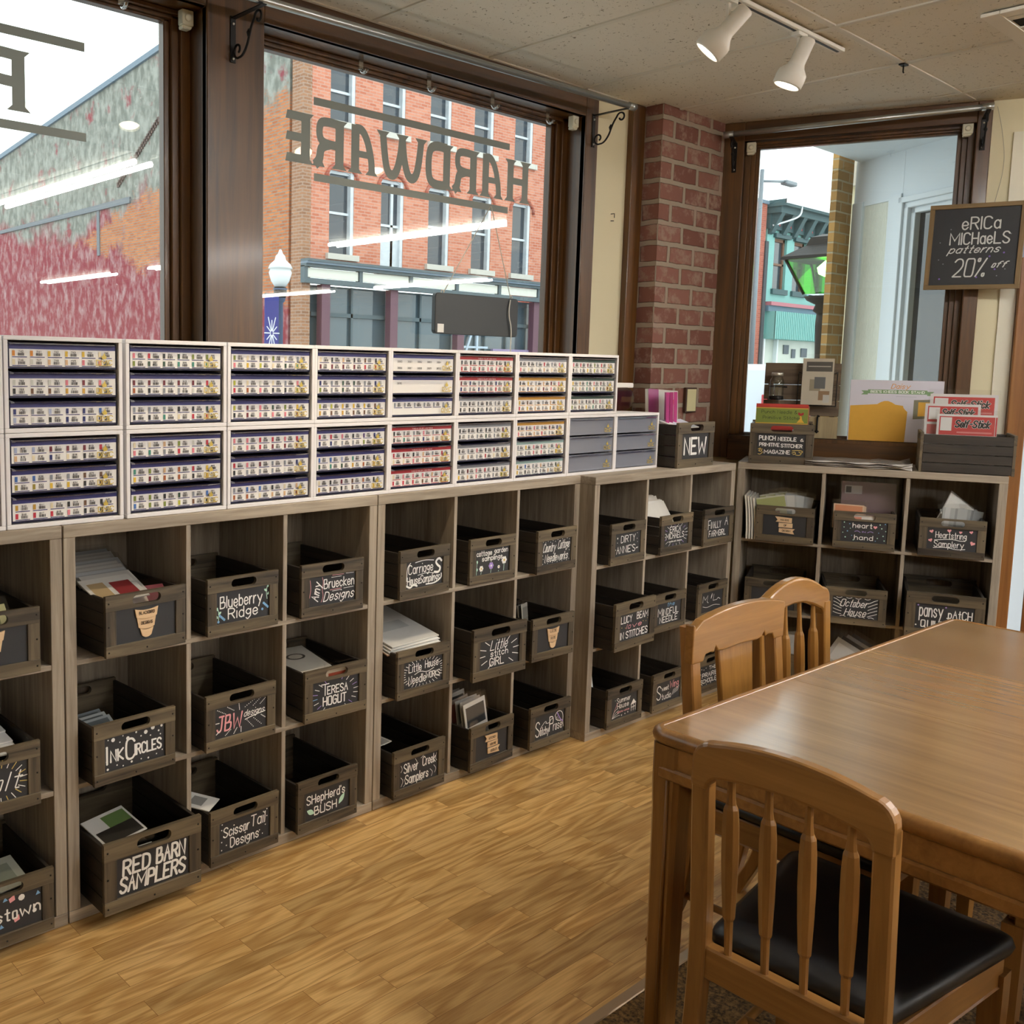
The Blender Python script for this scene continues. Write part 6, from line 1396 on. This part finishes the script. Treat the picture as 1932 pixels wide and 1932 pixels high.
# orange brick building across the street
WGL = mat('dark_window_glass', '#39424c', .08, 0, 0, 0, .8, .15, 2)
WFR = mat('weathered_white_wood', '#cdd4da', .7, var=.18, scale=6)
bb = thing('brick_building', 'orange brick building across the street with two rows of tall windows over a shop front', 'building', (0, 16.5, 0))
def openings(mb, x0, x1, z0, z1, ops, y0, y1):
    xs_ = sorted({x0, x1}|{a for o_ in ops for a in o_[:2]}); zs_ = sorted({z0, z1}|{a for o_ in ops for a in o_[2:]})
    for xa, xb in zip(xs_, xs_[1:]):
        for za, zb in zip(zs_, zs_[1:]):
            if not any(o_[0] <= (xa+xb)/2 <= o_[1] and o_[2] <= (za+zb)/2 <= o_[3] for o_ in ops): mb.box(xa, xb, y0, y1, za, zb)
cols = [14.05+1.672*i for i in range(7)]
ops = [(x, x+.78, 4.26 if i != 1 else 4.0, 6.25) for i, x in enumerate(cols)]+[(x, x+.78, 7.40, 8.85) for x in cols]
b = MB(); openings(b, 13.46, 26.4, 4.0, 10.6, ops, 0, .4); b.build('brick_wall', RB, bb)
b = MB(); b.box(13.21, 13.47, -.03, .4, -.3, 10.8); b.build('corner_pier', PBR, bb)
b = MB(); b.box(13.15, 26.4, -.35, .4, 10.6, 11.1); b.build('roof_cornice', mat('slate_coping', ''), bb)
for i, x in enumerate(cols):
    for lo_, hi in ((ops[i][2], 6.25), (7.40, 8.85)):
        f = MB(); w_ = .78
        f.box(x, x+.06, .08, .2, lo_, hi); f.box(x+w_-.1, x+w_, .02, .2, lo_, hi); f.box(x, x+w_, .08, .2, hi-.07, hi); f.box(x, x+w_, .1, .2, (lo_+hi)/2-.03, (lo_+hi)/2+.03)
        if hi < 7:
            for s in (0, 1):
                pts = [(0, 0), (.28, 0)]+[(.28*(1-math.sin(a)), -.22*(1-math.cos(a))) for a in [PI/2*k/5 for k in range(1, 6)]]
                pts = [((x+p[0]) if s == 0 else (x+w_-p[0]), hi+p[1]) for p in pts]
                f.prism(pts if s == 0 else pts[::-1], .05, .2, 'XZ')
        if i == 1 and hi < 7: f.box(x+.06, x+w_-.1, .1, .2, lo_, lo_+.85); f.box(x+.42, x+.5, .1, .2, lo_, hi)
        wn_ = f.build('window', WFR, bb); MB().box(x+.02, x+w_-.02, .15, .17, lo_, hi).build('pane', WGL, wn_)
        MB().box(x-.1, x+w_+.12, -.1, .12, lo_-.14, lo_).build('sill', mat('stone_sill', '#c9c5bc', .8), bb)
        if hi < 7:
            a_ = MB(); pts = [(x+w_/2+(w_/2+.12)*math.cos(t_), hi-.25+.42*math.sin(t_)) for t_ in [PI*k/10 for k in range(11)]]; a_.tube([(p[0], -.01, p[1]) for p in pts], .05, 6); a_.build('arch', RB2, bb)
b = MB(); b.box(13.2, 26.4, -.16, 0, 3.50, 3.62); b.box(13.2, 26.4, -.22, 0, 3.88, 3.95); b.box(13.2, 26.4, -.30, 0, 4.0, 4.06)
x = 13.25
for x in [13.25+1.72*i for i in range(9)]: b.box(x-.05, x+.05, -.16, 0, 3.62, 3.9)
b.build('shop_fascia', mat('slate_green_paint', '#56646a', .6), bb)
b = MB(); b.box(13.2, 26.4, -.28, 0, 3.95, 4.0); b.build('fascia_lip', mat('slate_coping', ''), bb)
for i in range(8): MB().box(13.32+1.72*i, 14.9+1.72*i, -.12, -.05, 3.64, 3.86).build('fascia_panel', mat('fascia_cream', '#e6e6da', .6, var=.03), bb)
b = MB()
for x in (13.95, 16.2, 18.7, 21.9, 24.5): b.box(x-.13, x+.13, -.05, .15, -.2, 3.5)
b.build('shop_column', mat('plum_paint', '#6c4a58', .6), bb)
MB().box(13.7, 26.4, .3, .34, .3, 3.5).build('shop_glass', mat('shop_window_glass', '#4f5f68', .06, 0, 0, 0, .8, .2, 1.5), bb)
b = MB(); b.box(13.7, 26.4, .1, .4, -.3, .5); b.box(13.7, 26.4, .22, .32, 2.75, 2.85)
for x in (15.0, 17.4, 20.0, 20.9, 23.2): b.box(x-.03, x+.03, .22, .32, .5, 3.5)
b.build('shop_frame', mat('slate_green_paint', ''), bb)
b = MB(); b.box(18.9, 18.98, .20, .26, 1.6, 3.1); b.box(19.6, 19.68, .20, .26, 1.6, 3.1)
for z in (1.7, 2.1, 2.5): b.box(18.9, 20.1, .21, .25, z, z+.06)
b.add([(18.98, .2, 1.6), (19.06, .2, 1.6), (19.7, .2, 3.1), (19.62, .2, 3.1), (18.98, .24, 1.6), (19.06, .24, 1.6), (19.7, .24, 3.1), (19.62, .24, 3.1)], [(0, 1, 2, 3), (4, 5, 6, 7), (0, 1, 5, 4), (1, 2, 6, 5), (2, 3, 7, 6), (3, 0, 4, 7)])
b.build('window_display_ladder', mat('pale_blue_wood', '#b3c3d3', .6), bb)
b = MB(); b.box(20.2, 22.2, .1, .2, .3, 2.1); b.build('purple_door', mat('purple_door_paint', '#8f7fa6', .6), bb)
MB().box(18.4, 20.1, .15, .25, .3, 1.9).build('shop_poster', mat('poster_grey', '#b9bcb4', .7, var=.2), bb)
# street lamp with globe and banner
lp = thing('street_lamp', 'street lamp with white globe and dark neck in front of the brick building', 'street lamp', (10.23, 13.2, -.16))
b = MB(); b.lathe([(.14, 0), (.12, .3), (.07, .5), (.06, 2.9), (.10, 2.95), (.12, 3.05), (.12, 3.14), (.15, 3.18)], 14); b.build('post', mat('lamp_post_blue', '#4a5d7a', .5), lp)
b = MB(); b.lathe([(.10, 2.96), (.125, 3.06), (.13, 3.18), (.10, 3.22)], 14); b.build('neck', BLACKM, lp)
b = MB(); b.lathe([(.10, 3.20), (.18, 3.32), (.225, 3.48), (.20, 3.55), (.24, 3.56), (.20, 3.64), (.11, 3.72), (.09, 3.80), (.05, 3.84), (.02, 3.92)], 18); b.build('globe', mat('milk_glass', '#e8eef0', .25, var=0), lp)
bn = thing('street_banner', 'purple blue street banner with white starburst beside the lamp post', 'banner', (9.93, 13.0, 1.2))
MB().box(-.20, .12, -.01, .01, .0, 1.66).build('cloth', mat('banner_purple', '#3d3f86', .8), bn)
b = MB(); P = lambda u, v: (u, -.012, v)
for i in range(12):
    a = 2*PI*i/12; ribbon(b, [(-.04+.03*math.cos(a), .95+.05*math.sin(a)), (-.04+(.13 if i % 2 else .17)*math.cos(a), .95+(.24 if i % 2 else .34)*math.sin(a))], .02, P, 0)
for i, s_ in enumerate(('ANFORD', 'VENTION', 'UTION')):
    for s in layout(s_, -.03, .46-.13*i, .26, .09): ribbon(b, s, .022, P, 0)
b.build('banner_print', [mat('banner_white', '#e4e6ee', .8, var=0)], bn, fix=False)
MB().tube([(-.2, 0, 1.68), (.28, 0, 1.68)], .02, 8).build('banner_arm', BLACKM, bn)
# teal building seen through the angled window
TEAL = mat('teal_paint', '#7fb5b0', .8, var=.06, scale=2); TEALD = mat('dark_teal_trim', '#3f5a5e', .7, var=.1); ROSE = mat('rose_paint', '#b3707a', .7)
te = thing('teal_building', 'teal painted building with ornate dark cornice seen through the angled window', 'building', (35.3, 16.5, 0))
b = MB(); ops = [(.70, 1.70, 4.78, 6.72), (2.30, 3.30, 4.78, 6.72), (3.9, 4.9, 4.78, 6.72), (5.5, 6.5, 4.78, 6.72)]
openings(b, .1, 8, 3.0, 7.9, ops, 0, .4); b.build('painted_wall', TEAL, te)
for o_ in ops:
    f = MB(); f.box(o_[0], o_[0]+.12, .1, .2, o_[2], o_[3]); f.box(o_[1]-.12, o_[1], .1, .2, o_[2], o_[3]); f.box(o_[0], o_[1], .1, .2, o_[3]-.12, o_[3]); f.box(o_[0], o_[1], .1, .2, 5.7, 5.78)
    wn_ = f.build('window', mat('brown_sash', '#7a5a48', .7), te); MB().box(o_[0], o_[1], .16, .18, o_[2], o_[3]).build('pane', WGL, wn_)
    MB().box(o_[0]-.1, o_[1]+.1, -.1, .1, o_[2]-.2, o_[2]).build('sill', TEALD, te); MB().box(o_[0]-.12, o_[1]+.12, -.12, .05, o_[3], o_[3]+.16).build('hood', TEALD, te)
b = MB(); b.box(-.05, 8, -.75, .3, 7.78, 8.02); b.box(0, 8, -.55, .2, 7.55, 7.78); b.box(.05, 8, -.12, .2, 7.0, 7.55)
for x in (.25, 1.15, 2.05, 2.95, 3.85, 4.75, 5.65): b.prism([(x_, z_) for x_, z_ in ((-.55, 7.6), (-.15, 6.85), (-.02, 6.8), (-.02, 7.6))], x-.14, x+.14, 'YZ')
b.build('cornice', TEALD, te); MB().box(-.05, 8, -.80, -.72, 7.86, 8.06).build('gutter', mat('white_gutter', '#dfe6ea', .5), te)
b = MB()
for x in (.7, 1.6, 2.5, 3.4, 4.3): b.quad([(x+.17*math.cos(2*PI*i/8)*(1 if i % 2 else .5), -.135, 7.25+.17*math.sin(2*PI*i/8)*(1 if i % 2 else .5)) for i in range(8)])
b.build('rosette', mat('rosette_red', '#b5424a', .7), te)
b = MB(); b.tube(chaikin([(1.2, -.75, 7.9), (1.15, -.75, 7.5), (.7, -.5, 7.3), (.1, -.2, 7.1)], 2), .035, 8); b.build('downpipe', mat('white_gutter', ''), te)
MB().box(.15, 8, -.3, .1, 4.12, 4.26).build('rose_band', ROSE, te); MB().box(.15, 8, -.2, .1, 3.9, 4.12).build('slate_band', mat('slate_blue', '#5f7a8c', .7), te)
b = MB()
for i in range(32): b.box(.3+.15*i, .38+.15*i, -.45, -.40, 2.85, 3.9)
b.box(.3, 5.1, -.42, .1, 2.85, 3.9); b.build('panelled_awning', TEAL, te)
MB().box(.2, 8, .1, .14, .3, 2.85).build('shop_glass', mat('pale_shop_interior', '#b9c0b6', .3, var=.25, scale=1.2), te)
b = MB()
for x in (.25, 1.3, 4.95, 5.2): b.box(x, x+.1, -.05, .12, -.2, 2.85)
b.build('shop_frame', mat('white_gutter', ''), te)
for x, z, a in ((2.1, 2.3, .42), (3.6, 2.2, .5), (2.8, 2.15, .3)): MB().box(x, x+a, .06, .09, z, z+.36).build('shop_picture', mat('picture_dark', '#55606a', .6), te)
rbn = thing('red_brick_building', 'narrow red brick building edge beside the teal building', 'building', (34.5, 16.4, 0)); MB().box(-7, .58, 0, 6, -.3, 7.85).build('brick_wall', RB2, rbn); MB().box(-7, .62, -.06, 6, 7.85, 7.98).build('coping', mat('slate_coping', ''), rbn)
MB().box(.55, .78, -.05, .3, -.2, 6.5).build('dark_strip', mat('charcoal_strip', '#3b4046', .7), rbn)
pl_ = thing('light_pole', 'tall grey street light pole with a short arm against the sky', 'street light', (28.5, 13.2, -.16))
MB().tube([(0, 0, 0), (0, 0, 7.95)], [.09, .06], 10).build('pole', mat('pole_grey', '#7d858c', .5, .3), pl_); MB().tube([(0, 0, 7.6), (1.5, 0, 7.78)], .04, 8).build('arm', mat('pole_grey', ''), pl_); MB().box(1.4, 2.1, -.12, .12, 7.68, 7.82).build('lamp_head', mat('pole_grey', ''), pl_, .03)
# green lit lantern on the sidewalk
ln = thing('street_lantern', 'black post lantern glowing green beside the tan brick pier', 'lantern', (8.72, 2.0, -.16))
GRN = clear('green_lantern_glass', '9cf27a', 1.5, .05, 1.5, .12)
b = MB(); zb = 2.50
def sq(w, z): return [(-w, -w, z), (w, -w, z), (w, w, z), (-w, w, z)]
b.loft([sq(.13, zb), sq(.265, zb+.33)], 0, None, False); b.build('lit_glass', GRN, ln)
b = MB(); b.loft([sq(.31, zb+.33), sq(.30, zb+.36), sq(.14, zb+.47), sq(.11, zb+.55), sq(.03, zb+.58)], 0, None, False); b.build('roof', BLACKM, ln)
b = MB()
for sx, sy in ((-1, -1), (1, -1), (1, 1), (-1, 1)): b.tube([(sx*.135, sy*.135, zb), (sx*.27, sy*.27, zb+.33)], .014, 6)
b.lathe([(.18, zb-.02), (.15, zb-.06), (.07, zb-.1), (.09, zb-.16), (.04, zb-.2)], 12); b.build('cage', BLACKM, ln)
b = MB(); b.lathe([(.12, 0), (.10, .3), (.05, .45), (.045, 1.9), (.06, 2.2), (.05, zb-.15)], 12); b.build('post', BLACKM, ln)
b = MB(); b.lathe([(.0, zb+.17), (.06, zb+.2), (.075, zb+.26), (.0, zb+.33)], 10); b.build('bulb', mat('lantern_bulb', '#eaffe0', .3, emit=30), ln)
# parked vehicle
vh = thing('parked_van', 'parked pale van with red lights glimpsed behind the jar', 'van', (16.2, 6.2, -.3))
b = MB(); b.prism([(-1.6, .35), (2.9, .35), (2.9, 1.15), (2.2, 1.25), (1.6, 1.95), (-1.55, 2.0), (-1.6, 1.9)], -.85, .95, 'XZ'); b.build('body', mat('van_paint', '#d5dde6', .25, coat=.5, var=.02), vh, .05, 2)
b = MB(); b.prism([(-1.4, 1.3), (1.95, 1.3), (1.45, 1.8), (-1.4, 1.85)], -.86, .96, 'XZ'); b.build('side_glass', WGL, vh)
for x in (-.9, 2.1):
    for y in (-.8, .9): MB().lathe([(.33, -.1), (.33, .1)], 20, 0, T(x, y, .33, PI/2)).build('wheel', mat('tyre', '#17181a', .8), vh, .02)
for y in (-.72, .74): MB().box(-1.66, -1.58, y-.1, y+.1, .8, 1.5).build('tail_light', mat('tail_light_red', '#b3303a', .3), vh, .01)
vr = thing('parked_car', 'red car parked close outside, only its corner showing behind the holiday magazine', 'car', (13.4, 3.3, -.16))
b = MB(); b.prism(chaikin([(-1.9, .3), (2.1, .3), (2.15, .75), (1.2, .9), (.6, 1.3), (-1.0, 1.32), (-1.6, .95), (-1.95, .85)], 1, True), -.8, .8, 'XZ'); b.build('body', mat('car_red', '#b8434c', .25, coat=.6, var=.02), vr, .06, 2)
b = MB(); b.prism([(-1.35, .95), (1.0, .95), (.5, 1.24), (-.95, 1.25)], -.81, .81, 'XZ'); b.build('side_glass', WGL, vr)
for x in (-1.25, 1.35):
    for y in (-.76, .76): MB().lathe([(.31, -.09), (.31, .09)], 20, 0, T(x, y, .31, PI/2)).build('wheel', mat('tyre', ''), vr, .02)
